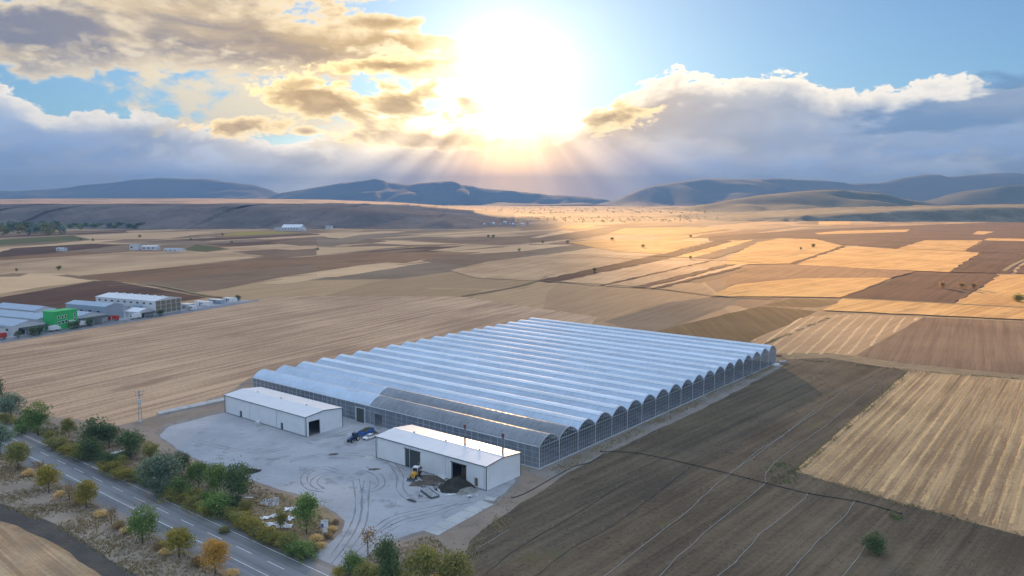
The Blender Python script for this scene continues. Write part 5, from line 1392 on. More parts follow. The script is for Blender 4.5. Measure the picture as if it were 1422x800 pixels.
for a in [
 (16, 583, 36, 36, 'blue', 'hazy blue-green tree at the left photo edge beyond the road'),
 (-8, 570, 46, 26, 'dark', 'dark tree cut off by the left photo edge beyond the road'),
 (53, 605, 42, 38, 'green', 'large bright green tree right beside the far road edge at left'),
 (96, 608, 27, 17, 'olive', 'small thin olive tree standing alone at the stubble edge'),
 (131, 623, 37, 46, 'dark', 'broad dark tree with flat top left of the power pole'),
 (152, 622, 32, 30, 'dark', 'dark tree right behind the broad flat-topped tree'),
 (182, 636, 36, 40, 'dark', 'dark round tree between the white sheet and the yard'),
 (209, 641, 24, 24, 'olive', 'small olive tree at the left corner of the gravel yard'),
 (225, 682, 50, 54, 'blue', 'big grey-green tree in the middle of the roadside trees'),
 (253, 664, 33, 27, 'dark', 'dark narrow tree behind the big grey-green tree'),
 (276, 680, 36, 33, 'green', 'green tree with a short trunk right of the big grey-green tree'),
 (302, 688, 43, 33, 'green', 'green tree with a bare trunk beside the yard edge'),
 (331, 700, 54, 42, 'dark', 'tall dark tree at the left end of the yard island'),
 (426, 742, 54, 38, 'green', 'round green tree standing on the yard island near the notice board'),
 (390, 738, 28, 20, 'olive', 'thin pale tree among the white sheets on the island'),
 (0, 632, 40, 38, 'blue', 'blue-green tree at the left photo edge on the near side of the road'),
 (25, 652, 36, 33, 'olive', 'olive tree leaning over the near road edge at far left'),
 (68, 684, 38, 30, 'yellow', 'yellow-green roadside tree, leftmost of the yellow ones'),
 (120, 706, 37, 28, 'yellow', 'bright yellow tree on the near verge, second of the yellow ones'),
 (198, 755, 48, 42, 'green', 'leafy grey-green tree on the near verge between the yellow trees'),
 (249, 774, 40, 42, 'yellow', 'spreading yellow tree overlapping the near road edge'),
 (299, 797, 46, 40, 'orange', 'orange-yellow tree at the bottom of the near verge'),
]: tree(*a)
for a in [
 (55, 662, 24, 22, 'brown', 'thin bare brown tree at the near road edge'),
 (97, 696, 28, 22, 'brown', 'thin bare tree between the two yellow trees on the near verge'),
 (155, 728, 26, 18, 'brown', 'small bare russet tree on the near verge'),
 (511, 770, 42, 27, 'brown', 'sparse brown-leaved tree at the right side of the yard entrance'),
]: tree(*a, shape='bare')
for a in [
 (541, 822, 76, 42, 'dark', 'tall dark green tree at the bottom right of the yard entrance'),
]: tree(*a, shape='tall')
for a in [
 (588, 822, 62, 50, 'olive', 'rounded olive-green tree at the bottom edge beside the tall dark tree'),
 (631, 826, 58, 50, 'olive', 'yellowish green tree at the bottom edge, rightmost of its row'),
]: tree(*a)
for a in [
 (36, 598, 20, 26, 'green', 'light green bush at the foot of the large bright green tree'),
 (128, 640, 32, 36, 'dark', 'dark green bush under the broad flat-topped tree'),
 (152, 650, 22, 24, 'dark', 'dark bush beside the yellow scrub below the flat-topped tree'),
 (248, 692, 28, 38, 'green', 'green bush at the road edge below the big grey-green tree'),
 (222, 690, 26, 38, 'blue', 'grey-green bush at the foot of the big grey-green tree'),
 (304, 718, 33, 44, 'green', 'wide green bush at the road edge below the tall dark tree'),
 (487, 799, 34, 30, 'green', 'bright green bush at the right corner of the yard entrance'),
 (505, 806, 26, 30, 'olive', 'olive bush below the sparse brown-leaved tree'),
 (522, 812, 26, 32, 'olive', 'low olive bush at the foot of the tall dark tree'),
 (420, 776, 22, 40, 'green', 'green bush at the left corner of the yard entrance'),
 (402, 762, 22, 34, 'olive', 'olive bush below the round green tree on the island'),
 (610, 815, 22, 28, 'straw', 'pale dry bush between the two trees at the bottom edge'),
 (1215, 768, 30, 36, 'dark', 'grey-green shrub standing alone on the dark field at bottom right'),
 (1413, 420, 12, 15, 'olive', 'lone olive shrub on the golden field at the right edge'),
 (470, 800, 14, 22, 'yellow', 'low yellow bush at the road edge right of the yard entrance'),
]: tree(*a, shape='bush', name='shrub', cat='shrub')
ORD = ['leftmost'] + [w + ' from the left' for w in 'second third fourth fifth sixth seventh eighth ninth tenth eleventh twelfth thirteenth fourteenth fifteenth sixteenth seventeenth eighteenth nineteenth twentieth twenty-first twenty-second twenty-third twenty-fourth twenty-fifth twenty-sixth twenty-seventh twenty-eighth twenty-ninth thirtieth'.split()]
SCRUB_LAB = iter(f'low yellow scrub bush along the far road edge, {o}' for o in ORD)
for px, py, w in sorted([(72, 617, 20), (82, 622, 22), (93, 627, 22), (104, 632, 24), (114, 637, 22), (146, 651, 20), (157, 656, 24), (168, 661, 24), (178, 666, 24), (188, 669, 22), (256, 699, 22), (267, 704, 24), (278, 709, 24), (288, 715, 22),
                  (330, 728, 26), (341, 733, 28), (352, 738, 28), (363, 744, 28), (374, 749, 28), (385, 755, 26), (395, 761, 26), (336, 722, 22), (350, 729, 22)]):
    tree(px, py + 2, w * TR.uniform(0.55, 0.75), w * 1.15, TR.choice(['scrub', 'scrub', 'olive', 'scrub']), next(SCRUB_LAB), 'bush', 'yellow scrub along the far road edge', 'scrub_bush', 'bush')
DRY_LAB = iter(f'low dry bush along the near road edge, {o}' for o in ORD)
for px, py, w, c in sorted([(85, 690, 14, 'straw'), (108, 700, 14, 'brown'), (140, 718, 16, 'straw'), (165, 735, 18, 'brown'), (176, 742, 16, 'straw'), (222, 763, 16, 'brown'), (272, 786, 18, 'brown'), (60, 672, 14, 'brown'), (40, 660, 14, 'straw'), (320, 800, 16, 'straw'), (230, 770, 14, 'straw')]):
    tree(px, py, w * 0.6, w * 1.3, c, next(DRY_LAB), 'bush', 'dry bushes along the near road edge', 'dry_bush', 'bush')
TUFT_LAB = iter(f'low dry tuft bush on the yard island, {o}' for o in ORD)
for px, py, w, c in sorted([(440, 752, 14, 'straw'), (455, 748, 12, 'brown'), (462, 738, 12, 'straw'), (446, 762, 14, 'straw'), (466, 728, 10, 'brown'), (375, 740, 12, 'straw'), (312, 740, 14, 'olive')]):
    tree(px, py, w * 0.6, w * 1.3, c, next(TUFT_LAB), 'bush', 'dry tufts on the island', 'dry_bush', 'bush')

UNDER_LAB = iter(f'low green bush among the trees between road and yard, {o}' for o in ORD)
for px, py, w, c in [(8, 590, 20, 'olive'), (30, 603, 18, 'green'), (70, 612, 18, 'olive'), (88, 618, 16, 'olive'), (110, 628, 18, 'green'), (140, 644, 22, 'dark'), (165, 648, 20, 'olive'), (172, 642, 20, 'dark'), (196, 662, 20, 'olive'), (204, 676, 24, 'green'), (212, 664, 22, 'dark'), (236, 697, 24, 'olive'), (262, 690, 24, 'green'), (272, 694, 22, 'olive'),
                     (290, 700, 24, 'green'), (318, 722, 24, 'olive'), (322, 706, 24, 'dark'), (342, 712, 22, 'olive'), (408, 770, 24, 'green'), (432, 768, 20, 'olive'), (380, 756, 22, 'olive'), (360, 738, 20, 'olive'), (500, 795, 24, 'olive'), (560, 815, 26, 'olive')]:
    tree(px, py, w * 0.75, w * 1.2, c, next(UNDER_LAB), 'bush', 'low bushes among the roadside trees', 'low_bush', 'bush')

# dry grass: uncountable blades on the verges and round the yard
def grass_stuff(name, label, areas, n, mat, h=0.45, seed=1):
    R = random.Random(seed); V, F = [], []
    for pts, share in areas:
        P = [G(x, y) for x, y in pts]
        xs, ys = [p.x for p in P], [p.y for p in P]
        k = 0; tries = 0
        while k < n * share and tries < n * 40:
            tries += 1
            x, y = R.uniform(min(xs), max(xs)), R.uniform(min(ys), max(ys))
            c = False
            for i in range(len(P)):
                a, b = P[i], P[i - 1]
                if (a.y > y) != (b.y > y) and x < (b.x - a.x) * (y - a.y) / (b.y - a.y) + a.x: c = not c
            if not c or mnoise.noise(Vector((x * 0.09, y * 0.09, seed))) < R.uniform(-0.35, 0.30): continue
            sd = (Vector((x, y, 0)) - ROAD_O).dot(ROAD_N)
            if -10.8 < sd < 2.6: continue
            k += 1
            for _ in range(5):
                a = R.uniform(0, 2 * pi); hh = h * R.uniform(0.4, 1.3); w = 0.06 + 0.05 * R.random(); q = len(V)
                dx, dy = cos(a), sin(a); bx, by = x + R.gauss(0, 0.16), y + R.gauss(0, 0.16)
                V += [(bx - dy * w, by + dx * w, 0.03), (bx + dy * w, by - dx * w, 0.03), (bx + dx * hh * 0.5, by + dy * hh * 0.5, 0.03 + hh)]; F.append((q, q + 1, q + 2))
    o = link_mesh(name, V, F, mat); o['kind'] = 'stuff'; return tag(o, label, 'grass')
def blade_mat(name, a, b):
    m, t, out = new_mat(name)
    ri = E(t, t.nodes.new('ShaderNodeNewGeometry').outputs['Random Per Island'])
    principled(t, out, mix(t, ri, a, b), 0.9, 0.1); return m
grass_stuff('dry_grass', 'short dry grass and weeds on the verges beside the road', [
    ([(-60, 600), (0, 632), (330, 808), (200, 812), (100, 745), (0, 702), (-60, 680)], 0.50),
    ([(40, 590), (170, 596), (235, 625), (330, 665), (400, 690), (470, 730), (460, 755), (410, 778), (200, 680), (0, 590)], 0.40),
    ([(480, 790), (530, 760), (600, 745), (660, 790), (640, 830), (480, 830)], 0.10)], 9000, blade_mat('dry_blade', (0.24, 0.18, 0.09), (0.42, 0.32, 0.16)), 0.42, 3)
grass_stuff('green_weeds', 'scattered green weeds on bare earth beside the road and yard', [
    ([(0, 585), (170, 660), (420, 782), (400, 760), (300, 690), (170, 610), (60, 585)], 0.6), ([(480, 795), (520, 770), (640, 790), (640, 830), (480, 830)], 0.2), ([(1062, 652), (1085, 640), (1112, 652), (1110, 672), (1085, 674), (1066, 664)], 0.035), ([(1234, 712), (1250, 710), (1258, 718), (1246, 724), (1236, 720)], 0.012)], 3200, blade_mat('weed_blade', (0.10, 0.14, 0.04), (0.22, 0.25, 0.08)), 0.5, 9)
grass_stuff('field_weeds', 'thin weeds and clods scattered over the dark field', [
    ([(760, 640), (1000, 535), (1085, 503), (1255, 516), (1100, 655), (1422, 748), (1500, 830), (600, 830), (650, 730)], 1.0)], 2600, blade_mat('clod_blade', (0.15, 0.13, 0.085), (0.24, 0.21, 0.13)), 0.16, 15)
def strip(a, b, w):
    p, q = G(*a), G(*b); d = (q - p).normalized(); n = Vector((-d.y, d.x, 0)) * w
    return [p + n, q + n, q - n, p - n]
_G = G
def G(x, y=None, z=0.0): return x if isinstance(x, Vector) else _G(x, y, z)
def strip_area(*segs):
    return [([(v, None) for v in strip(a, b, w)], (_G(*a) - _G(*b)).length * w) for a, b, w in segs]
SEGS = strip_area(((1105, 655), (1262, 516), 1.2), ((1105, 656), (1245, 698), 1.4), ((1245, 698), (1422, 745), 1.4), ((1262, 515), (1422, 527), 1.2), ((770, 655), (1080, 505), 2.2), ((1085, 497), (1262, 514), 1.2), ((1052, 482), (1150, 442), 1.2), ((700, 720), (640, 790), 2.0))
TOT = sum(x[1] for x in SEGS)
grass_stuff('margin_grass', 'straw-coloured grass growing along the borders of the near fields', [(a, w / TOT) for a, w in SEGS], 3000, blade_mat('margin_blade', (0.26, 0.20, 0.10), (0.46, 0.37, 0.19)), 0.45, 27)
# stones
def stones(name, label, areas, n, mat, seed):
    R = random.Random(seed); V, F = [], []
    for pts, share in areas:
        P = [G(x, y) for x, y in pts]; xs, ys = [p.x for p in P], [p.y for p in P]; k = 0
        while k < n * share:
            x, y = R.uniform(min(xs), max(xs)), R.uniform(min(ys), max(ys)); c = False
            for i in range(len(P)):
                a, b = P[i], P[i - 1]
                if (a.y > y) != (b.y > y) and x < (b.x - a.x) * (y - a.y) / (b.y - a.y) + a.x: c = not c
            if not c: continue
            k += 1; r = R.uniform(0.06, 0.2); q = len(V)
            V += [(x - r, y, 0.03), (x, y - r * 0.8, 0.03), (x + r * 0.9, y, 0.03), (x, y + r, 0.03), (x + R.uniform(-.05, .05), y, 0.03 + r * 0.9)]
            F += [(q, q + 1, q + 4), (q + 1, q + 2, q + 4), (q + 2, q + 3, q + 4), (q + 3, q, q + 4)]
    o = link_mesh(name, V, F, mat); o['kind'] = 'stuff'; return tag(o, label, 'stones')
stones('loose_stones', 'pale loose stones scattered along the greenhouse edge and the verges', [([(765, 655), (1000, 545), (1080, 505), (1085, 512), (990, 562), (870, 625), (790, 665)], 0.4), ([(0, 640), (300, 800), (200, 810), (0, 705)], 0.35), ([(310, 690), (400, 692), (460, 740), (400, 765), (330, 730)], 0.25)], 900, M['ash'], 5)

# ------------------------------------------------------------------ far trees
FARLAB = [(82, 375, 8, 'dark round tree alone in the pale stubble left of the far barns'), (23, 377, 6, 'small dark tree at far left in the pale stubble'), (129, 335, 5, 'tiny dark tree behind the white hut at far left'), (112, 334, 4, 'tiny pale tree left of another in the far strip fields'), (194, 330, 5, 'tiny dark tree above the far white barns'),
 (322, 338, 5, 'small dark tree in the grey field right of the green crop'), (265, 334, 4, 'tiny tree on the far strip left of the yellow crop'), (309, 327, 4, 'tiny bush at the left end of the yellow crop'), (441, 348, 5, 'dark tree at the end of the grey wedge field'), (678, 330, 5, 'left of a pair of tiny trees in the central far fields'), (685, 330, 5, 'right of a pair of tiny trees in the central far fields'),
 (754, 338, 5, 'small tree on the pale strip near the centre of the far plain'), (721, 349, 5, 'tiny dark tree in the reddish field at centre'), (788, 338, 5, 'small tree at the left tip of the golden field'), (826, 378, 8, 'bare reddish tree on the dark diagonal strip'), (850, 334, 6, 'tree on the upper edge of the golden field'), (893, 344, 6, 'dark tree in the middle of the golden field'),
 (959, 360, 6, 'small tree at the end of the golden strip'), (959, 330, 5, 'small tree on the golden far field right of centre'), (1129, 344, 7, 'dark tree among rough gold grass near the dark strip'), (1112, 347, 5, 'small bush left of the dark tree in rough gold grass')]
for px, py, h, lab in FARLAB: tree(px, py, h * 0.72, h * 0.85, 'olive', lab, 'far', name='field_tree', z=0.1)
for px, py, h, lab in [(1308, 401, 10, 'leftmost of three straw-coloured trees on the dark ploughed field'), (1335, 402, 10, 'middle of three straw-coloured trees on the dark ploughed field'), (1352, 402, 9, 'rightmost of three straw-coloured trees on the dark ploughed field')]:
    tree(px, py, h * 0.85, h * 0.95, 'brown', lab, 'far', name='field_tree', z=0.5)
R = random.Random(21)
for k in range(30): tree(-8 + 3.25 * k, R.uniform(319, 327), R.uniform(8, 13), R.uniform(9, 15), R.choice(['blue', 'dark', 'olive']), f'grey-green tree in the far grove below the left escarpment, {ORD[k]}', 'far', 'trees of the far left grove', 'grove_tree', z=0.1)
for k in range(16): tree(98 + 6.8 * k, R.uniform(316, 319), R.uniform(5, 9), R.uniform(8, 12), R.choice(['dark', 'green']), f'dark tree in the thin far row right of the grove, {ORD[k]}', 'far', 'trees of the thin far row', 'row_tree', z=0.1)
def far_wood(name, label, spots, seed):
    "a far belt of woodland that reads as one mass"
    R = random.Random(seed); V, F = [], []
    for px0, px1, py0, py1, n, h in spots:
        for _ in range(n):
            p = G(R.uniform(px0, px1), R.uniform(py0, py1)); s = h * R.uniform(0.3, 0.75)
            for _k in range(14):
                c = p + Vector((R.gauss(0, s * 0.4), R.gauss(0, s * 0.4), abs(R.gauss(s * 0.45, s * 0.3)))); r = s * R.uniform(0.15, 0.3); q = len(V)
                u = Vector((R.gauss(0, 1), R.gauss(0, 1), R.gauss(0, 1))).normalized(); v = u.orthogonal().normalized()
                V += [c - u * r, c + v * r, c + u * r, c - v * r]; F.append((q, q + 1, q + 2, q + 3))
    o = link_mesh(name, V, F, LEAF['olive']); o['kind'] = 'stuff'; return tag(o, label, 'wood')
far_wood('far_wood', 'far belts of scrubby woodland along the foot of the hills', [(590, 720, 302, 311, 120, 9), (720, 960, 301, 309, 160, 9), (940, 1110, 298, 305, 260, 10), (400, 640, 290, 300, 160, 11), (200, 460, 312, 318, 80, 7), (640, 1000, 288, 297, 220, 16)], 8)

# ------------------------------------------------------------------ buildings along the left street
VO, VA = Vector((-273.6, 411.9, 0)), radians(64.5)
VS, VT = Vector((cos(VA), sin(VA), 0)), Vector((-sin(VA), cos(VA), 0))
def VW(s, t, z=0.0): return VO + VS * s + VT * t + Vector((0, 0, z))
M['roof_blue'] = panel_mat('blue_grey_roof', (0.36, 0.44, 0.53), 1.0, 0, 0.45, 0.4)
M['wall_white'] = panel_mat('far_white_wall', (0.66, 0.67, 0.68), 2.0, 2, 0.6, 0.3)
M['wall_grey'] = panel_mat('far_grey_wall', (0.32, 0.37, 0.42), 2.0, 2, 0.6, 0.3)
M['wall_green'] = panel_mat('bright_green_wall', (0.05, 0.46, 0.13), 3.0, 2, 0.6, 0.3)
M['awning'] = plain('dark_awning', (0.06, 0.065, 0.065), 0.7, 0.2)
M['roof_red'] = plain('red_edge', (0.42, 0.12, 0.10), 0.7, 0.2)
M['brownglass'] = plain('brown_glazing', (0.20, 0.18, 0.13), 0.25, 0.5)
def hall(name, s0, s1, t0, t1, eave, rise, wall, roof, label, cat='building', windows=(), gable=None, doors=()):
    "gabled hall: its gable faces the street (t0), ridge along t"
    o = thing(name, VW(s0, t0), VA, label, cat)
    W, L = s1 - s0, t1 - t0
    MB().mesh([(0, 0, 0), (W, 0, 0), (W, 0, eave), (W / 2, 0, eave + rise), (0, 0, eave), (0, L, 0), (W, L, 0), (W, L, eave), (W / 2, L, eave + rise), (0, L, eave)],
              [(0, 1, 2, 3, 4), (9, 8, 7, 6, 5), (0, 4, 9, 5), (1, 6, 7, 2)]).build('wall', wall, o)
    for a, b, za, zb in ((-0.3, W / 2, eave - 0.02, eave + rise + 0.05), (W / 2, W + 0.3, eave + rise + 0.05, eave - 0.02)):
        MB().mesh([(a, -0.3, za), (b, -0.3, zb), (b, L + 0.3, zb), (a, L + 0.3, za), (a, -0.3, za + 0.2), (b, -0.3, zb + 0.2), (b, L + 0.3, zb + 0.2), (a, L + 0.3, za + 0.2)],
                  [(0, 1, 2, 3), (7, 6, 5, 4), (0, 4, 5, 1), (2, 6, 7, 3), (1, 5, 6, 2), (0, 3, 7, 4)]).build('roof', roof, o)
    for (y, z, w, h) in windows:                                      # on the long side nearest the camera
        f = MB().box(-0.06, 0.0, y, y + w, z, z + h).build('window', M['wall_white'], o); MB().box(-0.09, -0.062, y + 0.12, y + w - 0.12, z + 0.12, z + h - 0.12).build('pane', M['glass'], f)
    for (x, w, h) in doors: MB().box(x, x + w, -0.08, -0.004, 0, h).build('door', M['awning'], o)
    return o
fac = hall('factory_hall', 103.6, 124.5, 5.4, 63, 8.8, 1.6, M['wall_white'], M['white_roof'], 'long white factory hall with a glazed gable at the end of the street', 'factory',
     windows=[(3 + 6.2 * k, 6.4, 2.4, 1.2) for k in range(9)])
for i in range(5):
    for j in range(3): MB().box(0.3 + 4.1 * i, 4.2 + 4.1 * i, -0.12, -0.02, 0.5 + 2.8 * j, 3.1 + 2.8 * j).build('glazing_panel', M['brownglass'], fac)
for i in range(6): MB().box(0.02 + 4.1 * i, 0.28 + 4.1 * i, -0.18, -0.02, 0.2, 9.0).build('mullion', M['white_paint'], fac)
for k in range(7): MB().box(9.6, 10.9, 4 + 7.5 * k, 5.4 + 7.5 * k, 10.3, 11.2).build('roof_vent', M['white_paint'], fac)
MB().box(-2.6, -0.1, 12, 18, 0, 5.5).build('loading_bay', M['roof_blue'], fac); MB().box(-1.2, -0.1, 24, 38, 3.8, 4.2).build('canopy', M['roof_blue'], fac)
hall('warehouse', 72.6, 85.4, 12.5, 50, 8.4, 1.5, M['wall_grey'], M['roof_blue'], 'grey warehouse with a blue-grey roof left of the white factory', 'warehouse', windows=[(5 + 8 * k, 4.5, 3, 1.2) for k in range(4)])
hall('workshop', 49.5, 70.5, 9, 46, 4.8, 1.9, M['wall_white'], M['roof_blue'], 'low workshop with a pale blue roof right of the green building', 'workshop', windows=[(3 + 4 * k, 2.4, 2, 1.2) for k in range(8)])
hall('workshop', 52, 66, 50, 92, 6.2, 2.0, M['wall_white'], M['roof_blue'], 'pale-roofed workshop with a row of small windows behind the green building', 'workshop', windows=[(3 + 4.4 * k, 3.6, 2.4, 1.4) for k in range(8)])
hall('workshop', 33.5, 49, 19, 78, 5.4, 2.0, M['wall_white'], M['roof_blue'], 'long blue-roofed workshop left of the green building', 'workshop')
hall('workshop', 13, 31.5, 9.5, 60, 4.9, 2.2, M['wall_white'], M['roof_blue'], 'white-gabled workshop with blue roof at the left photo edge', 'workshop', windows=[(4 + 4.2 * k, 2.2, 2.4, 1.3) for k in range(10)], doors=[(3, 4, 3.4)])
hall('workshop', -9, 8, 8, 50, 5.0, 2.0, M['wall_white'], M['wall_grey'], 'dark-roofed workshop cut by the left photo edge', 'workshop', doors=[(4, 5, 3.5)])
hall('gatehouse', 89, 101, 3.5, 15, 3.4, 1.8, M['wall_white'], M['white_roof'], 'small white gabled building in front of the factory', 'building', doors=[(2, 3, 2.6)])
def block(name, s0, s1, t0, t1, h, wall, label, wins, cat='building'):
    o = thing(name, VW(s0, t0), VA, label, cat); W, L = s1 - s0, t1 - t0
    MB().box(0, W, 0, L, 0, h).build('wall', wall, o); MB().box(-0.2, W + 0.2, -0.2, L + 0.2, h + 0.002, h + 0.35).build('parapet', wall, o)
    for x, z, w, hh in wins:
        f = MB().box(x, x + w, -0.07, -0.004, z, z + hh).build('window', M['white_paint'], o); MB().box(x + 0.2, x + w - 0.2, -0.11, -0.072, z + 0.2, z + hh - 0.2).build('pane', M['glass'], f)
    return o
g = block('office_building', 34.2, 48.8, 5.5, 15, 10.3, M['wall_green'], 'bright green office building facing the street', [(2.2, 6.2, 1.4, 1.7), (4.6, 6.2, 1.4, 1.7), (6.4, 6.4, 1.4, 1.7), (2.2, 3.2, 1.4, 1.7), (4.6, 3.2, 1.6, 1.8), (6.6, 3.4, 1.6, 1.8), (12.2, 6.6, 1.4, 1.7), (12.2, 3.8, 1.4, 1.9)])
MB().box(9.2, 11.2, -0.08, -0.004, 0.2, 4.6).build('entrance', M['white_paint'], g); MB().box(8.6, 11.8, -1.6, -0.09, 4.2, 4.5).build('entrance_canopy', M['white_paint'], g)
def canopy(s0, s1, t0, t1, h, label):
    o = thing('canopy_shelter', VW(s0, t0), VA, label, 'canopy'); W, L = s1 - s0, t1 - t0
    MB().mesh([(0, 0, h - 0.5), (W, 0, h - 0.5), (W, L, h), (0, L, h), (0, 0, h - 0.35), (W, 0, h - 0.35), (W, L, h + 0.15), (0, L, h + 0.15)], [(0, 3, 2, 1), (4, 5, 6, 7), (0, 1, 5, 4), (1, 2, 6, 5), (2, 3, 7, 6), (3, 0, 4, 7)]).build('roof', M['awning'], o)
    for k in range(4): MB().box(0.2 + (W - 0.6) * k / 3, 0.4 + (W - 0.6) * k / 3, 0.2, 0.4, 0, h - 0.5).build('post', M['white_paint'], o)
canopy(16, 32, 3.5, 9.3, 3.6, 'dark canopy in front of the white-gabled workshop'); canopy(51, 70, 3.0, 8.8, 4.0, 'dark canopy right of the green building'); canopy(90, 101, -1.0, 3.3, 2.8, 'dark canopy in front of the small gabled building')
def truck(s, t, col, label, rz=0.0):
    o = thing('parked_truck', VW(s, t, 0.05), VA + rz, label, 'truck')
    MB().box(-1.2, 1.2, -2.6, 2.2, 0.9, 3.3).build('cargo_box', M[col], o)
    V, F = taper_body([(2.3, 0.6), (2.3, 2.5), (3.4, 2.5), (3.9, 1.6), (3.95, 0.6)], 2.2, 2.0, 1.6); c = link_mesh('cab', V, F, M[col], o)
    MB().mesh(*taper_body([(3.45, 1.7), (3.40, 2.35), (3.5, 2.35), (3.86, 1.7)], 1.9, 1.7, 1.7)).build('windscreen', M['glass'], c)
    for x in (-1, 1):
        for y in (-1.6, 2.9): wheel(o, x * 1.05, y, 0.48, 0.3)
truck(74, 6.5, 'red', 'red box truck parked in front of the grey warehouse', 0.2); truck(86, 1.5, 'white_paint', 'white truck parked left of the small gabled building', 1.4); truck(3, 4, 'red', 'red truck parked at the left end of the street', 1.2); truck(32, 2.8, 'white_paint', 'white truck parked below the green building', -1.4); truck(49.5, 3.5, 'white_paint', 'white truck parked right of the green building entrance', 1.5)
def container(s, t, w, l, h, col, label, rz=0.0):
    o = thing('site_cabin', VW(s, t, 0.05), VA + rz, label, 'cabin')
    MB().box(-w / 2, w / 2, -l / 2, l / 2, 0.15, h).build('wall', M[col], o); MB().box(-w / 2 - 0.15, w / 2 + 0.15, -l / 2 - 0.15, l / 2 + 0.15, h + 0.002, h + 0.18).build('roof', M['white_paint'], o)
    f = MB().box(-w / 2 - 0.05, -w / 2 - 0.004, -0.6, 0.6, 1.2, 2.1).build('window', M['glass'], o); MB().box(-w / 2 - 0.05, -w / 2 - 0.004, 1.2, 2.1, 0.2, 2.2).build('door', M['awning'], o)
container(134, 10, 5, 8, 3.2, 'roof_blue', 'pale blue cabin right of the white factory'); container(150, 12, 4, 14, 3.0, 'white_paint', 'long white cabin in the yard beyond the factory'); container(163, 13, 4, 12, 2.8, 'roof_blue', 'blue-grey cabin in the middle of the far yard'); container(174, 11, 4, 10, 2.8, 'white_paint', 'white cabin in the far yard beside the dark shrub'); container(131, 2, 3, 5, 2.6, 'white_paint', 'small white cabin at the street corner of the factory')
for s, t, h, lab in [(-2, 0, 3.5, 'small street tree at the left photo edge before the workshops'), (9, -1, 4.0, 'street tree before the dark-roofed workshop'), (17, -1.5, 5.0, 'round street tree before the white-gabled workshop'), (21, -1, 5.2, 'street tree right next to the round street tree'), (41, 0.5, 4.2, 'left street tree before the green building'), (45, 0.8, 4.5, 'right street tree before the green building'), (53, 1.0, 5.0, 'dark street tree right of the green building'), (101, -2.5, 4.2, 'olive street tree before the factory'), (181, 10, 4.5, 'dark tree at the end of the far yard')]:
    p = VW(s, t); o = thing('street_tree', p, s, lab, 'tree')
    for nm, me in (('crown', crown_for('far', int(s) % 2, 'dark')), ('trunk', SHAPES['far', int(s) % 2][1])):
        c = bpy.data.objects.new(nm, me); COL.objects.link(c); c.parent = o; c.scale = (h * 0.95, h * 0.95, h)
sheet('street', [VW(-140, -7), VW(150, -8), VW(188, -5), VW(192, 2), VW(126, 4), VW(-140, 4)], 0.034, M['asphalt'], 0.3, 41, step=20)
sheet('street_yard', [VW(-40, 3.5), VW(126, 4.2), VW(185, 0), VW(188, 22), VW(126, 30), VW(126, 66), VW(-40, 60)], 0.030, M['gravel'], 0.8, 42, step=12)

# ------------------------------------------------------------------ far barns
def barn(name, px0, px1, py, h, depth, wall, roof, label, rise=0.6, cat='barn'):
    a, b = G(px0, py), G(px1, py); o = thing(name, a, atan2(b.y - a.y, b.x - a.x), label, cat); W = (b - a).length; hh = h
    MB().mesh([(0, 0, 0), (W, 0, 0), (W, 0, hh), (0, 0, hh), (0, depth, 0), (W, depth, 0), (W, depth, hh), (0, depth, hh), (0, depth / 2, hh + rise), (W, depth / 2, hh + rise)], [(0, 1, 2, 3), (5, 4, 7, 6), (0, 3, 8, 7, 4), (1, 5, 6, 9, 2)]).build('wall', wall, o)
    for y0, y1, z0, z1 in ((-0.3, depth / 2, hh, hh + rise + 0.1), (depth / 2, depth + 0.3, hh + rise + 0.1, hh)):
        MB().mesh([(-0.3, y0, z0 + 0.02), (W + 0.3, y0, z0 + 0.02), (W + 0.3, y1, z1 + 0.02), (-0.3, y1, z1 + 0.02), (-0.3, y0, z0 + 0.3), (W + 0.3, y0, z0 + 0.3), (W + 0.3, y1, z1 + 0.3), (-0.3, y1, z1 + 0.3)], [(0, 3, 2, 1), (4, 5, 6, 7), (0, 1, 5, 4), (2, 3, 7, 6), (1, 2, 6, 5), (3, 0, 4, 7)]).build('roof', roof, o)
    for k in range(max(1, int(W / 7))): MB().box(2 + 7 * k, 4.5 + 7 * k, -0.1, -0.01, hh * 0.4, hh * 0.75).build('window', M['glass'], o)
    return o
barn('white_hut', 78, 89, 349, 4.2, 9, M['wall_white'], M['white_roof'], 'small white hut alone in the far brown field at left')
barn('farm_house', 180, 192, 347.5, 7.5, 10, M['wall_white'], M['roof_blue'], 'two-storey white farm house among the far barns', cat='house')
barn('long_barn', 197, 218, 347.5, 5.5, 12, M['wall_white'], M['white_roof'], 'long white barn right of the far two-storey farm house', 1.2)
barn('low_barn', 227, 252, 349.5, 3.2, 16, M['wall_white'], M['roof_blue'], 'low pale barn at the right end of the far farm', 1.0)
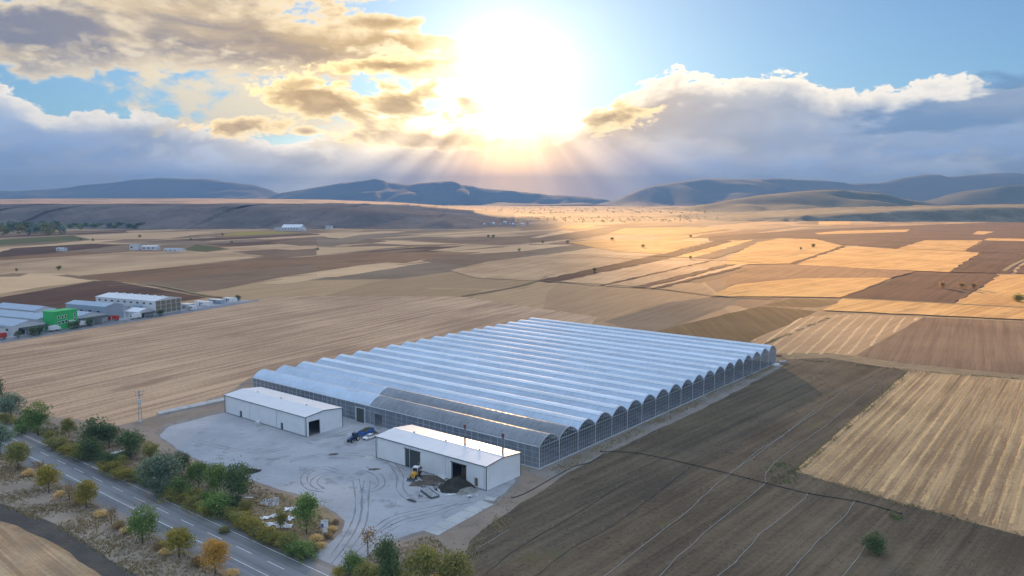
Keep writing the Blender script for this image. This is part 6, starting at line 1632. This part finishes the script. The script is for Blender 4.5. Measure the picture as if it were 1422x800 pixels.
barn('domed_hall', 391, 418, 320.5, 8, 40, M['wall_white'], M['white_roof'], 'white domed hall beside the yellow crop far away', 7.0, 'hall')
barn('low_barn', 381, 391, 320, 5, 16, M['wall_white'], M['roof_blue'], 'small barn left of the far domed hall', 1.0)
barn('white_hut', 418, 424, 321, 6, 12, M['wall_white'], M['white_roof'], 'white hut right of the far domed hall', 1.0)
barn('white_hut', 452, 461, 318.5, 8, 12, M['wall_white'], M['roof_blue'], 'tiny white house standing alone right of the domed hall', 1.0)
R = random.Random(31)
for k in range(14):
    px = 648 + 6.2 * k + R.uniform(-2, 2); w = R.uniform(2.6, 4.6)
    barn('village_house', px, px + w, R.uniform(311.5, 314.5), R.uniform(5, 8), 12, M['wall_white'], M['roof_red'] if k % 2 else M['white_roof'], f'tiny house of the far village below the sun glow, {ORD[k]}', 2.0, 'house')['group'] = 'houses of the far village'

# ------------------------------------------------------------------ farm tracks between the far fields
for k, (w, pts) in enumerate([(4.0, [(150, 398), (205, 396), (245, 402), (285, 411), (330, 415)]), (3.5, [(0, 368), (120, 356), (240, 352), (360, 343)]), (4.5, [(1394, 377), (1408, 368), (1430, 358)]), (3.5, [(760, 391), (790, 393), (900, 400), (1000, 412), (1075, 415)]),
                              (3.0, [(640, 412), (700, 402), (745, 391), (760, 384)]), (4.0, [(1170, 415), (1290, 421), (1422, 428)]), (3.5, [(820, 357), (900, 361), (1000, 362), (1060, 366)])]):
    Q = smooth_path([G(x, y) for x, y in pts], 6); V = []
    for i, q in enumerate(Q):
        d = (Q[min(i + 1, len(Q) - 1)] - Q[max(i - 1, 0)]).normalized(); n = Vector((-d.y, d.x, 0)) * w * (0.5 + 0.2 * mnoise.noise(q * 0.05))
        V += [(q.x - n.x, q.y - n.y, 0.62 + 0.01 * k), (q.x + n.x, q.y + n.y, 0.62 + 0.01 * k)]
    link_mesh('farm_track', V, [(2 * i, 2 * i + 1, 2 * i + 3, 2 * i + 2) for i in range(len(Q) - 1)], M['dry'])['kind'] = 'structure'
